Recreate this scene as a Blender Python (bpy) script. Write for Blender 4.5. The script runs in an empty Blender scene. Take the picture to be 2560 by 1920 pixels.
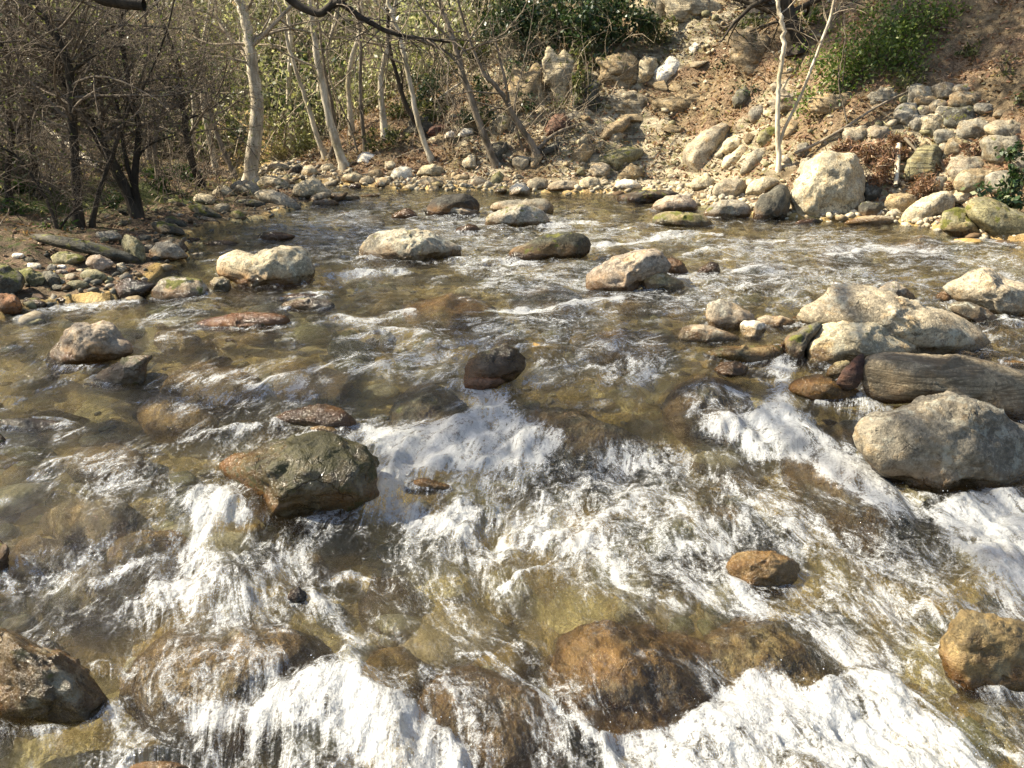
import bpy, math, random, time
import numpy as np
from mathutils import Vector, Matrix
from mathutils.bvhtree import BVHTree
T_START = time.time()
random.seed(7)
rng = np.random.default_rng(11)
R = math.radians
sc = bpy.context.scene
col = sc.collection

# ------------------------------------------------------------------ camera
CAM = np.array([0.0, 0.0, 1.6]); PITCH = R(20.0); FPX = 740.0
cd = bpy.data.cameras.new("camera"); cam = bpy.data.objects.new("camera", cd); col.objects.link(cam)
cam.location = CAM; cam.rotation_euler = (R(90) - PITCH, 0, 0)
cd.sensor_width = 36; cd.lens = FPX / 1024 * 36; cd.clip_start = 0.05; cd.clip_end = 400
sc.camera = cam
# ------------------------------------------------------------------ light
SUN_EL, SUN_AZ = R(42), R(-96)      # azimuth measured from straight behind the camera: the sun stands to the left
sun_dir = np.array([math.cos(SUN_EL) * math.sin(SUN_AZ), -math.cos(SUN_EL) * math.cos(SUN_AZ), math.sin(SUN_EL)])
world = bpy.data.worlds.new("World"); sc.world = world; world.use_nodes = True
wn = world.node_tree.nodes; wl = world.node_tree.links
sky = wn.new("ShaderNodeTexSky"); sky.sky_type = 'NISHITA'; sky.sun_disc = False
sky.sun_elevation = SUN_EL; sky.sun_rotation = math.atan2(sun_dir[0], sun_dir[1]); sky.air_density = 1.0; sky.dust_density = 2.0; sky.ozone_density = 1.0
wl.new(sky.outputs[0], wn["Background"].inputs[0]); wn["Background"].inputs[1].default_value = 0.09
sd = bpy.data.lights.new("sun", 'SUN'); sd.energy = 5.0; sd.angle = R(0.6); sd.color = (1.0, 0.90, 0.72)
sun = bpy.data.objects.new("sun", sd); col.objects.link(sun)
sun.rotation_euler = Vector(-sun_dir).to_track_quat('-Z', 'Y').to_euler()
sc.view_settings.view_transform = 'Standard'; sc.view_settings.look = 'None'
sc.view_settings.exposure = 1.6; sc.view_settings.gamma = 1.0; sc.view_settings.use_curve_mapping = False
sc.cycles.max_bounces = 9; sc.cycles.diffuse_bounces = 3; sc.cycles.glossy_bounces = 3
sc.cycles.transmission_bounces = 5; sc.cycles.transparent_max_bounces = 10
sc.cycles.caustics_reflective = False; sc.cycles.caustics_refractive = False
sc.cycles.sample_clamp_indirect = 6.0
sc.cycles.use_denoising = True; sc.cycles.denoising_prefilter = 'NONE'

# ------------------------------------------------------------------ noise
_P = rng.permutation(256).astype(np.int64); _P = np.concatenate([_P, _P, _P])
_G = rng.normal(size=(256, 3)); _G /= np.linalg.norm(_G, axis=1)[:, None]
def perlin(x, y, z=0.0):
    x, y, z = np.broadcast_arrays(np.asarray(x, float), np.asarray(y, float), np.asarray(z, float))
    xi, yi, zi = np.floor(x), np.floor(y), np.floor(z)
    fx, fy, fz = x - xi, y - yi, z - zi
    xi, yi, zi = xi.astype(np.int64) & 255, yi.astype(np.int64) & 255, zi.astype(np.int64) & 255
    u, v, w = (f * f * f * (f * (f * 6 - 15) + 10) for f in (fx, fy, fz))
    def g(i, j, k):
        h = _P[_P[_P[xi + i] + yi + j] + zi + k]; q = _G[h]
        return q[..., 0] * (fx - i) + q[..., 1] * (fy - j) + q[..., 2] * (fz - k)
    a = g(0, 0, 0) * (1 - u) + g(1, 0, 0) * u; b = g(0, 1, 0) * (1 - u) + g(1, 1, 0) * u
    c = g(0, 0, 1) * (1 - u) + g(1, 0, 1) * u; d = g(0, 1, 1) * (1 - u) + g(1, 1, 1) * u
    return 1.5 * ((a * (1 - v) + b * v) * (1 - w) + (c * (1 - v) + d * v) * w)
def fbm(x, y, z=0.0, o=4, gain=.5, lac=2.03):
    s, a = 0.0, 1.0
    x, y, z = np.asarray(x, float), np.asarray(y, float), np.asarray(z, float)
    for i in range(o):
        s = s + a * perlin(x + 17.3 * i, y - 9.1 * i, z + 5.7 * i); a *= gain; x = x * lac; y = y * lac; z = z * lac
    return s
def ridged(x, y, z=0.0, o=3, gain=.5):
    s, a = 0.0, 1.0
    for i in range(o):
        s = s + a * (1 - 2 * np.abs(perlin(x + 31.3 * i, y + 7.7 * i, z))); a *= gain; x = x * 2.1; y = y * 2.1; z = z * 2.1
    return s
def sstep(a, b, x):
    t = np.clip((x - a) / (b - a), 0, 1); return t * t * (3 - 2 * t)

# ------------------------------------------------------------------ photograph pixels -> rays and points
FWD = np.array([0, math.cos(PITCH), -math.sin(PITCH)]); UPV = np.array([0, math.sin(PITCH), math.cos(PITCH)])
def ray(u, v):
    """u, v in 1024x768 pixels -> direction with unit forward depth."""
    u, v = np.asarray(u, float), np.asarray(v, float)
    return np.stack([(u - 512) / FPX + 0 * v, FWD[1] - (v - 384) / FPX * UPV[1] + 0 * u, FWD[2] - (v - 384) / FPX * UPV[2] + 0 * u], -1)
def project(p):
    q = np.asarray(p) - CAM; d = q @ FWD; d = np.where(np.abs(d) < 1e-3, 1e-3, d)
    return 512 + FPX * q[..., 0] / d, 384 - FPX * (q @ UPV) / d, d
CROPS = {'A': (0, 0, 900), 'B': (800, 0, 900), 'C': (1660, 0, 900), 'D': (0, 560, 900), 'E': (800, 420, 900), 'F': (1660, 560, 900),
         'G': (0, 1200, 960), 'H': (800, 1000, 960), 'I': (1600, 1200, 960), 'O': (0, 0, 2560), 'M': (640, 260, 660), 'N': (1900, 760, 660), 'P': (480, 880, 660)}
def pts(crop, s):
    """'x,y x,y' written in a crop's own pixels -> Nx2 array in 1024x768 pixels."""
    if not isinstance(s, str): a = np.array(s, float)
    else: a = np.array([[float(q) for q in t.split(',')] for t in s.split()])
    x0, y0, w = CROPS[crop]
    return (a * (w / 2212.0) + np.array([x0, y0])) * 0.4

# ------------------------------------------------------------------ water level and terrain height
# slabs of slightly higher or lower water between the drops: centre, radii, height (metres)
LEVELS = []
def W0(x, y):
    x, y = np.asarray(x, float), np.asarray(y, float)
    z = 0.022 * (np.clip(y, -4, 18) - 1.5) + 0.0 * x
    z = z + 0.035 * sstep(6.0, 6.5, y + 0.10 * x) + 0.045 * sstep(4.3, 4.7, y + .2 * np.sin(x * 1.7)) + 0.07 * sstep(2.9, 3.2, y - 0.35 * x + .1 * np.sin(3 * x))
    for cx, cy, rx, ry, h in LEVELS:
        z = z + h * np.exp(-(((x - cx) / rx) ** 2 + ((y - cy) / ry) ** 2) ** 1.5)
    return z
def on_water(u, v):
    d = ray(u, v); t = (CAM[2] - 0.1) / np.maximum(-d[..., 2], 0.02)
    for _ in range(30):
        p = CAM + d * t[..., None]; t = 0.5 * t + 0.5 * (CAM[2] - W0(p[..., 0], p[..., 1])) / np.maximum(-d[..., 2], 0.02)
    return CAM + d * t[..., None]
def _line(s):
    a = pts('O', s); return on_water(a[:, 0], a[:, 1])[:, :2]
LB = _line("-700,900 -300,760 0,690 60,672 150,655 250,648 330,605 405,565 405,515 450,492 560,475 650,450 705,436 690,418 640,412 590,402 560,396 520,392")
FB = _line("560,376 640,388 740,402 900,408 1080,413 1240,418 1380,416 1450,425 1490,440 1560,452 1700,472 1800,478 1950,486 2060,500 2120,515 2212,524 2500,565 3000,640")
LPOLY = np.vstack([[[-30, -6], [-3.6, -6], [-3.2, 0]], LB, [LB[-1] + np.array([-2.5, 6])], [[-30, 40]]])
RPOLY = np.vstack([[FB[0] + np.array([-1.2, 5.0])], FB, [[9, 2.5], [6.5, -6], [60, -6], [60, 80], [-30, 80]]])
def inside(poly, x, y):
    r = np.zeros(x.shape, bool); n = len(poly)
    for i in range(n):
        (x1, y1), (x2, y2) = poly[i], poly[(i + 1) % n]
        c = ((y1 > y) != (y2 > y)) & (x < (x2 - x1) * (y - y1) / ((y2 - y1) if y2 != y1 else 1e-9) + x1)
        r ^= c
    return r
def pdist(poly, x, y, closed=True):
    d = np.full(x.shape, 1e9); n = len(poly)
    for i in range(n if closed else n - 1):
        a, b = poly[i], poly[(i + 1) % n]; e = b - a; L = max(e @ e, 1e-9)
        t = np.clip(((x - a[0]) * e[0] + (y - a[1]) * e[1]) / L, 0, 1)
        d = np.minimum(d, np.hypot(x - a[0] - t * e[0], y - a[1] - t * e[1]))
    return d
def sdist(poly, x, y):
    d = pdist(poly, x, y); return np.where(inside(poly, x, y), d, -d)
def H(x, y):
    """terrain and stream bed height"""
    x, y = np.asarray(x, float), np.asarray(y, float)
    sl, sr = sdist(LPOLY, x, y), sdist(RPOLY, x, y)
    w = W0(x, y); n1 = fbm(x * .45, y * .45, 3.1, 3); n2 = fbm(x * 2.1, y * 2.1, 8.2, 3)
    shore = np.maximum(sl, sr)
    bed = w - 0.05 - 0.17 * sstep(0.0, 1.3, -shore) + 0.05 * n1 + 0.035 * n2
    dl = np.maximum(sl, 0); dr = np.maximum(sr, 0)
    left = w + 0.03 + 0.10 * dl + 0.10 * np.maximum(dl - 1.5, 0) + 0.10 * n1 * sstep(.2, 2, dl) + 0.05 * n2 * sstep(0, .5, dl)
    slope = 0.56 + 0.30 * sstep(-1.0, 3.5, x) - .10 * sstep(-2.0, -7.0, x)
    bench = 0.16 * np.minimum(dr, 1.0) + slope * np.maximum(dr - 0.8, 0)
    crag = ridged(x * .35 + .4 * y * .35, y * .3, 1.7, 3) + .35 * sstep(-.2, .6, n1) * ridged(x * .9, y * 2.2, 4.7, 3)
    right = w + 0.04 + bench + (0.35 * n1 + 0.36 * crag * sstep(0, 2, x + 2)) * sstep(.8, 4, dr) + 0.11 * n2 * sstep(.3, 1.5, dr)
    left = left + 0.7 * np.maximum(-x - 7 - 0.25 * y, 0) * .5
    h = np.where(sl > 0, left, np.where(sr > 0, right, bed))
    back = .3 + .60 * np.maximum(y - 18.3 - .15 * np.minimum(x, 4) + 1.2 * n1, 0)
    return np.where(y > 17, np.maximum(h, back), h)
def S(x, y): return np.maximum(H(x, y), W0(x, y))
# cached lookup of the terrain for fast marching
GX = np.linspace(-32, 32, 641); GY = np.linspace(-4, 60, 641)
_gx, _gy = np.meshgrid(GX, GY); HG = H(_gx, _gy)
def Hq(x, y):
    x, y = np.asarray(x, float), np.asarray(y, float)
    fx = np.clip((x - GX[0]) / (GX[1] - GX[0]), 0, 639.999); fy = np.clip((y - GY[0]) / (GY[1] - GY[0]), 0, 639.999)
    i, j = fx.astype(int), fy.astype(int); a, b = fx - i, fy - j
    return (HG[j, i] * (1 - a) + HG[j, i + 1] * a) * (1 - b) + (HG[j + 1, i] * (1 - a) + HG[j + 1, i + 1] * a) * b
def hit(u, v, tmin=1.0):
    """distance factor and point where the pixel's ray meets water or land"""
    d = ray(u, v); t = np.concatenate([np.arange(tmin, 12, .02), np.arange(12, 70, .06)])
    p = CAM + d[None] * t[:, None]; s = np.maximum(Hq(p[:, 0], p[:, 1]), W0(p[:, 0], p[:, 1]))
    k = np.nonzero(p[:, 2] < s)[0]
    k = k[0] if len(k) else len(t) - 1
    return t[k], p[k]

# ------------------------------------------------------------------ mesh helpers
def mesh_np(name, co, faces, mats, attrs=None, smooth=True, parent=None, link=True, loc=None, matidx=None):
    """faces: Nx4 or Nx3 int array (or list of such)"""
    co = np.asarray(co, np.float32)
    if loc is not None: co = co - np.asarray(loc, np.float32)
    fl = faces if isinstance(faces, list) else [faces]
    fl = [np.asarray(f, np.int32) for f in fl if len(f)]
    me = bpy.data.meshes.new(name)
    tot = sum(f.size for f in fl); nf = sum(len(f) for f in fl)
    me.vertices.add(len(co)); me.vertices.foreach_set('co', co.ravel())
    me.loops.add(tot); me.loops.foreach_set('vertex_index', np.concatenate([f.ravel() for f in fl]))
    ls = []; o = 0
    for f in fl:
        ls.append(o + np.arange(len(f)) * f.shape[1]); o += f.size
    me.polygons.add(nf); me.polygons.foreach_set('loop_start', np.concatenate(ls).astype(np.int32))
    me.polygons.foreach_set('use_smooth', np.full(nf, smooth))
    if matidx is not None: me.polygons.foreach_set('material_index', np.asarray(matidx, np.int32))
    me.update(calc_edges=True)
    for k, v in (attrs or {}).items():
        v = np.asarray(v, np.float32)
        if v.ndim == 1:
            a = me.attributes.new(k, 'FLOAT', 'POINT'); a.data.foreach_set('value', v)
        else:
            a = me.attributes.new(k, 'FLOAT_VECTOR', 'POINT'); a.data.foreach_set('vector', v.ravel())
    for m in (mats if isinstance(mats, (list, tuple)) else [mats]): me.materials.append(m)
    ob = bpy.data.objects.new(name, me)
    if loc is not None: ob.location = loc
    if link: col.objects.link(ob)
    if parent is not None:
        ob.parent = parent
        if loc is None: ob.matrix_parent_inverse = parent.matrix_world.inverted()
    return ob
def gridfaces(nr, nc):
    i = np.arange(nr * nc).reshape(nr, nc)
    return np.stack([i[:-1, :-1], i[:-1, 1:], i[1:, 1:], i[1:, :-1]], -1).reshape(-1, 4)
def empty(name, loc):
    o = bpy.data.objects.new(name, None); col.objects.link(o); o.location = loc; o.empty_display_size = .1
    bpy.context.view_layer.update(); return o
def tag(o, label=None, cat=None, group=None, kind=None):
    if label: o['label'] = label
    if cat: o['category'] = cat
    if group: o['group'] = group
    if kind: o['kind'] = kind
    return o

# ------------------------------------------------------------------ materials
class NT:
    def __init__(s, name):
        s.m = bpy.data.materials.new(name); s.m.use_nodes = True; s.t = s.m.node_tree; s.t.nodes.clear()
        s.out = s.n('OutputMaterial')
    def n(s, typ, **kw):
        nd = s.t.nodes.new('ShaderNode' + typ)
        for k, v in kw.items():
            if k.startswith('i_'):
                key = k[2:].replace('_', ' '); inp = nd.inputs[int(key)] if key.isdigit() else nd.inputs[key]
                s.set(inp, v)
            else: setattr(nd, k, v)
        return nd
    def set(s, inp, v):
        if hasattr(v, 'is_output') or isinstance(v, bpy.types.NodeSocket): s.t.links.new(v, inp)
        else: inp.default_value = v
    def mix(s, f, a, b, blend='MIX'):
        nd = s.n('Mix', data_type='RGBA', blend_type=blend)
        s.set(nd.inputs[0], f); s.set(nd.inputs[6], a if not isinstance(a, tuple) else a + (1,) * (4 - len(a))); s.set(nd.inputs[7], b if not isinstance(b, tuple) else b + (1,) * (4 - len(b)))
        return nd.outputs[2]
    def math(s, op, a, b=0.0, c=0.0, clamp=False):
        nd = s.n('Math', operation=op, use_clamp=clamp); s.set(nd.inputs[0], a); s.set(nd.inputs[1], b)
        if op in ('MULTIPLY_ADD',): s.set(nd.inputs[2], c)
        return nd.outputs[0]
    def ramp(s, x, a, b, lo=0.0, hi=1.0):
        nd = s.n('MapRange', interpolation_type='SMOOTHSTEP'); s.set(nd.inputs[0], x)
        nd.inputs[1].default_value = a; nd.inputs[2].default_value = b; nd.inputs[3].default_value = lo; nd.inputs[4].default_value = hi
        return nd.outputs[0]
    def noise(s, vec, scale, detail=4, rough=.55, dist=0.0):
        nd = s.n('TexNoise'); s.set(nd.inputs['Vector'], vec); nd.inputs['Scale'].default_value = scale
        nd.inputs['Detail'].default_value = detail; nd.inputs['Roughness'].default_value = rough; nd.inputs['Distortion'].default_value = dist
        return nd.outputs[0]
    def attr(s, name, typ='GEOMETRY'):
        nd = s.n('Attribute', attribute_name=name, attribute_type=typ); return nd
    def done(s, sh):
        s.t.links.new(sh, s.out.inputs[0]); return s.m

def rock_material():
    t = NT('river_rock'); tc = t.n('TexCoord').outputs['Object']
    oi = t.n('ObjectInfo'); add = t.n('VectorMath', operation='MULTIPLY_ADD'); t.set(add.inputs[0], oi.outputs['Random']); add.inputs[1].default_value = (37, 53, 71); t.set(add.inputs[2], tc)
    v = add.outputs[0]
    band = t.attr('band').outputs['Fac']; moss = t.attr('moss').outputs['Fac']; wet = t.attr('wet').outputs['Fac']; stain = t.attr('stain').outputs['Fac']; lich = t.attr('lich').outputs['Fac']
    n_big = t.noise(v, 3.5, 5, .6); n_mid = t.noise(v, 14, 6, .65, .3); n_fine = t.noise(v, 75, 4, .7)
    base = oi.outputs['Color']
    c = t.mix(t.ramp(n_big, .35, .68), t.mix(1.0, base, (.50, .49, .47), 'MULTIPLY'), t.mix(1.0, base, (1.15, 1.11, 1.02), 'MULTIPLY'))
    # mineral grain and blotches
    c = t.mix(t.ramp(n_mid, .52, .66), c, t.mix(1.0, base, (.36, .34, .31), 'MULTIPLY'))
    c = t.mix(t.math('MULTIPLY', t.ramp(n_fine, .55, .68), .55), c, t.mix(1.0, base, (.38, .36, .34), 'MULTIPLY'))
    c = t.mix(t.math('MULTIPLY', t.ramp(n_fine, .44, .34), .5), c, t.mix(1.0, base, (1.5, 1.5, 1.45), 'MULTIPLY'))
    # warm and cool blotches, dark lichen specks
    n_w = t.noise(v, 5.5, 5, .7, .4); c = t.mix(t.math('MULTIPLY', t.ramp(n_w, .50, .66), .75), c, t.mix(1.0, c, (1.22, .98, .66), 'MULTIPLY'))
    n_s = t.noise(v, 38, 5, .75); c = t.mix(t.math('MULTIPLY', t.ramp(n_s, .53, .60), .62), c, t.mix(1.0, base, (.26, .25, .22), 'MULTIPLY')); c = t.mix(t.math('MULTIPLY', t.ramp(n_s, .46, .39), .45), c, t.mix(1.0, base, (1.55, 1.5, 1.42), 'MULTIPLY'))
    # schist bands
    sx = t.n('Mapping', i_0=v); sx.inputs['Scale'].default_value = (2.2, 2.2, 26); sx.inputs['Rotation'].default_value = (.25, .22, 0)
    nb = t.noise(sx.outputs[0], 1.6, 6, .62, .6)
    c = t.mix(t.math('MULTIPLY', t.ramp(nb, .46, .58), band), c, t.mix(1.0, base, (.36, .33, .28), 'MULTIPLY'))
    # cracks
    vo = t.n('TexVoronoi', feature='DISTANCE_TO_EDGE'); wv = t.n('VectorMath', operation='MULTIPLY_ADD'); nn = t.n('TexNoise'); t.set(nn.inputs['Vector'], v); nn.inputs['Scale'].default_value = 6; nn.inputs['Detail'].default_value = 4
    t.set(wv.inputs[0], nn.outputs[1]); wv.inputs[1].default_value = (.28, .28, .28); t.set(wv.inputs[2], v); t.set(vo.inputs['Vector'], wv.outputs[0]); vo.inputs['Scale'].default_value = 3.6
    crack = t.math('MULTIPLY', t.ramp(vo.outputs[0], .018, .0), t.ramp(n_big, .48, .60))
    c = t.mix(t.math('MULTIPLY', crack, .45), c, (.03, .025, .018))
    # pale lichen
    lv = t.math('MULTIPLY', t.ramp(t.noise(v, 9, 7, .7), .52, .60), lich)
    c = t.mix(lv, c, (.50, .50, .40))
    # iron stain
    c = t.mix(t.math('MULTIPLY', stain, t.ramp(n_big, .35, .6)), c, (.30, .15, .045))
    # moss
    mn = t.noise(v, 11, 6, .65); mm = t.ramp(t.math('ADD', moss, t.math('MULTIPLY', t.math('SUBTRACT', mn, .5), 2.4)), .46, .66)
    mc = t.mix(t.noise(v, 40, 3, .6), (.016, .022, .004), (.21, .20, .030))
    c = t.mix(mm, c, mc)
    # wet stone is darker and glossy
    wn_ = t.ramp(t.math('ADD', wet, t.math('MULTIPLY', t.math('SUBTRACT', n_mid, .5), .5)), .35, .65)
    c = t.mix(wn_, c, t.mix(1.0, c, (.36, .31, .24), 'MULTIPLY'))
    rough = t.n('MapRange'); t.set(rough.inputs[0], t.math('MULTIPLY', wn_, t.math('SUBTRACT', 1.0, t.math('MULTIPLY', mm, .6)))); rough.inputs[3].default_value = .82; rough.inputs[4].default_value = .16
    hgt = t.math('ADD', t.math('MULTIPLY', n_mid, .5), t.math('ADD', t.math('MULTIPLY', n_fine, .22), t.math('MULTIPLY', t.math('MULTIPLY', nb, band), .6)))
    hgt = t.math('SUBTRACT', hgt, t.math('MULTIPLY', crack, .3))
    hgt = t.math('ADD', hgt, t.math('MULTIPLY', n_s, .35)); bp = t.n('Bump', i_Strength=1.0, i_Distance=.030); t.set(bp.inputs['Height'], hgt)
    p = t.n('BsdfPrincipled'); t.set(p.inputs['Base Color'], c); t.set(p.inputs['Roughness'], rough.outputs[0]); t.set(p.inputs['Normal'], bp.outputs[0]); p.inputs['Specular IOR Level'].default_value = .45
    return t.done(p.outputs[0])

def terrain_material():
    t = NT('bank_soil'); ge = t.n('NewGeometry').outputs['Position']
    bed = t.attr('bed').outputs['Fac']; grn = t.attr('green').outputs['Fac']; rk = t.attr('rocky').outputs['Fac']; dk = t.attr('dark_soil').outputs['Fac']
    n1 = t.noise(ge, 1.3, 5, .6); n2 = t.noise(ge, 9, 6, .7); n3 = t.noise(ge, 45, 5, .7); n0 = t.noise(ge, .35, 4, .6)
    litter = t.mix(t.ramp(n3, .35, .65), (.075, .045, .024), (.38, .26, .155)); soil = t.mix(t.ramp(n2, .35, .65), (.11, .08, .042), (.31, .235, .135))
    c = t.mix(t.ramp(n1, .40, .6), soil, litter)
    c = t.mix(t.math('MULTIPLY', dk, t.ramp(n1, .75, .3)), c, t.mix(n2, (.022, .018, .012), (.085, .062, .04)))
    st = t.n('Mapping', i_0=ge); st.inputs['Scale'].default_value = (1.2, 1.2, 7); st.inputs['Rotation'].default_value = (.5, .45, 0)
    ns = t.noise(st.outputs[0], 1.4, 7, .65, .5)
    rock = t.mix(t.ramp(ns, .38, .62), (.16, .13, .08), (.52, .44, .30))
    rock = t.mix(t.ramp(n2, .5, .68), rock, (.22, .21, .08))
    c = t.mix(t.ramp(t.math('ADD', rk, t.math('SUBTRACT', n1, .5)), .42, .58), c, rock)
    gm = t.ramp(t.math('ADD', grn, t.math('MULTIPLY', t.math('SUBTRACT', n2, .5), 1.3)), .45, .62)
    c = t.mix(gm, c, t.mix(n3, (.02, .03, .008), (.12, .135, .03)))
    # stream bed: cobbles of many colours under gravel
    wv = t.n('VectorMath', operation='MULTIPLY_ADD'); nn = t.n('TexNoise'); t.set(nn.inputs['Vector'], ge); nn.inputs['Scale'].default_value = 5; t.set(wv.inputs[0], nn.outputs[1]); wv.inputs[1].default_value = (.12, .12, .12); t.set(wv.inputs[2], ge)
    v1 = t.n('TexVoronoi'); t.set(v1.inputs['Vector'], wv.outputs[0]); v1.inputs['Scale'].default_value = 5.0
    v2 = t.n('TexVoronoi'); t.set(v2.inputs['Vector'], wv.outputs[0]); v2.inputs['Scale'].default_value = 17
    s1 = t.n('SeparateColor'); t.set(s1.inputs[0], v1.outputs['Color']); s2 = t.n('SeparateColor'); t.set(s2.inputs[0], v2.outputs['Color'])
    b = t.mix(s1.outputs[0], (.42, .33, .17), (.20, .14, .075)); b = t.mix(t.ramp(s1.outputs[1], .55, .75), b, (.52, .46, .30)); b = t.mix(t.ramp(s1.outputs[2], .7, .8), b, (.07, .06, .045))
    b = t.mix(t.ramp(t.noise(ge, 1.8, 4), .42, .56), b, t.mix(s2.outputs[0], (.48, .39, .22), (.17, .12, .065)))
    b = t.mix(t.math('MULTIPLY', n3, .6), b, t.mix(n2, (.12, .085, .04), (.48, .40, .25)))
    b = t.mix(t.ramp(n0, .5, .64), b, t.mix(1.0, b, (.62, .60, .50), 'MULTIPLY'))
    b = t.mix(1.0, b, (1.75, 1.58, 1.22), 'MULTIPLY')
    c = t.mix(bed, c, b)
    bp = t.n('Bump', i_Strength=1.0, i_Distance=.09); t.set(bp.inputs['Height'], t.math('ADD', t.math('MULTIPLY', n2, .8), t.math('ADD', t.math('MULTIPLY', n3, .4), t.math('MULTIPLY', ns, rk))))
    p = t.n('BsdfPrincipled'); t.set(p.inputs['Base Color'], c); p.inputs['Roughness'].default_value = .88; t.set(p.inputs['Normal'], bp.outputs[0]); p.inputs['Specular IOR Level'].default_value = .25
    return t.done(p.outputs[0])

def bark_material(name, dark, light, scale=9):
    t = NT(name); v = t.n('TexCoord').outputs['Object']; mp = t.n('Mapping', i_0=v); mp.inputs['Scale'].default_value = (1, 1, .3)
    n = t.noise(mp.outputs[0], scale, 7, .7, .4); n2 = t.noise(v, 2.2, 4, .6); n3 = t.noise(v, scale * 6, 4, .7)
    c = t.mix(t.ramp(n, .35, .65), dark, light); c = t.mix(t.ramp(n2, .5, .7), c, t.mix(1.0, c, (.62, .62, .52), 'MULTIPLY')); c = t.mix(t.math('MULTIPLY', n3, .35), c, dark)
    bp = t.n('Bump', i_Strength=.8, i_Distance=.015); t.set(bp.inputs['Height'], t.math('ADD', n, t.math('MULTIPLY', n3, .4)))
    p = t.n('BsdfPrincipled'); t.set(p.inputs['Base Color'], c); p.inputs['Roughness'].default_value = .85; t.set(p.inputs['Normal'], bp.outputs[0]); p.inputs['Specular IOR Level'].default_value = .2
    return t.done(p.outputs[0])
def leaf_material(name, a, b, c2=None, trans=.35, rough=.45):
    t = NT(name); r = t.attr('rnd').outputs['Fac']
    c = t.mix(r, a, b)
    if c2: c = t.mix(t.ramp(r, .8, .95), c, c2)
    p = t.n('BsdfPrincipled'); t.set(p.inputs['Base Color'], c); p.inputs['Roughness'].default_value = rough; p.inputs['Specular IOR Level'].default_value = .35
    tr = t.n('BsdfTranslucent'); t.set(tr.inputs[0], t.mix(1.0, c, (1.3, 1.35, .8), 'MULTIPLY'))
    ms = t.n('MixShader'); ms.inputs[0].default_value = trans; t.t.links.new(p.outputs[0], ms.inputs[1]); t.t.links.new(tr.outputs[0], ms.inputs[2])
    return t.done(ms.outputs[0])

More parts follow.
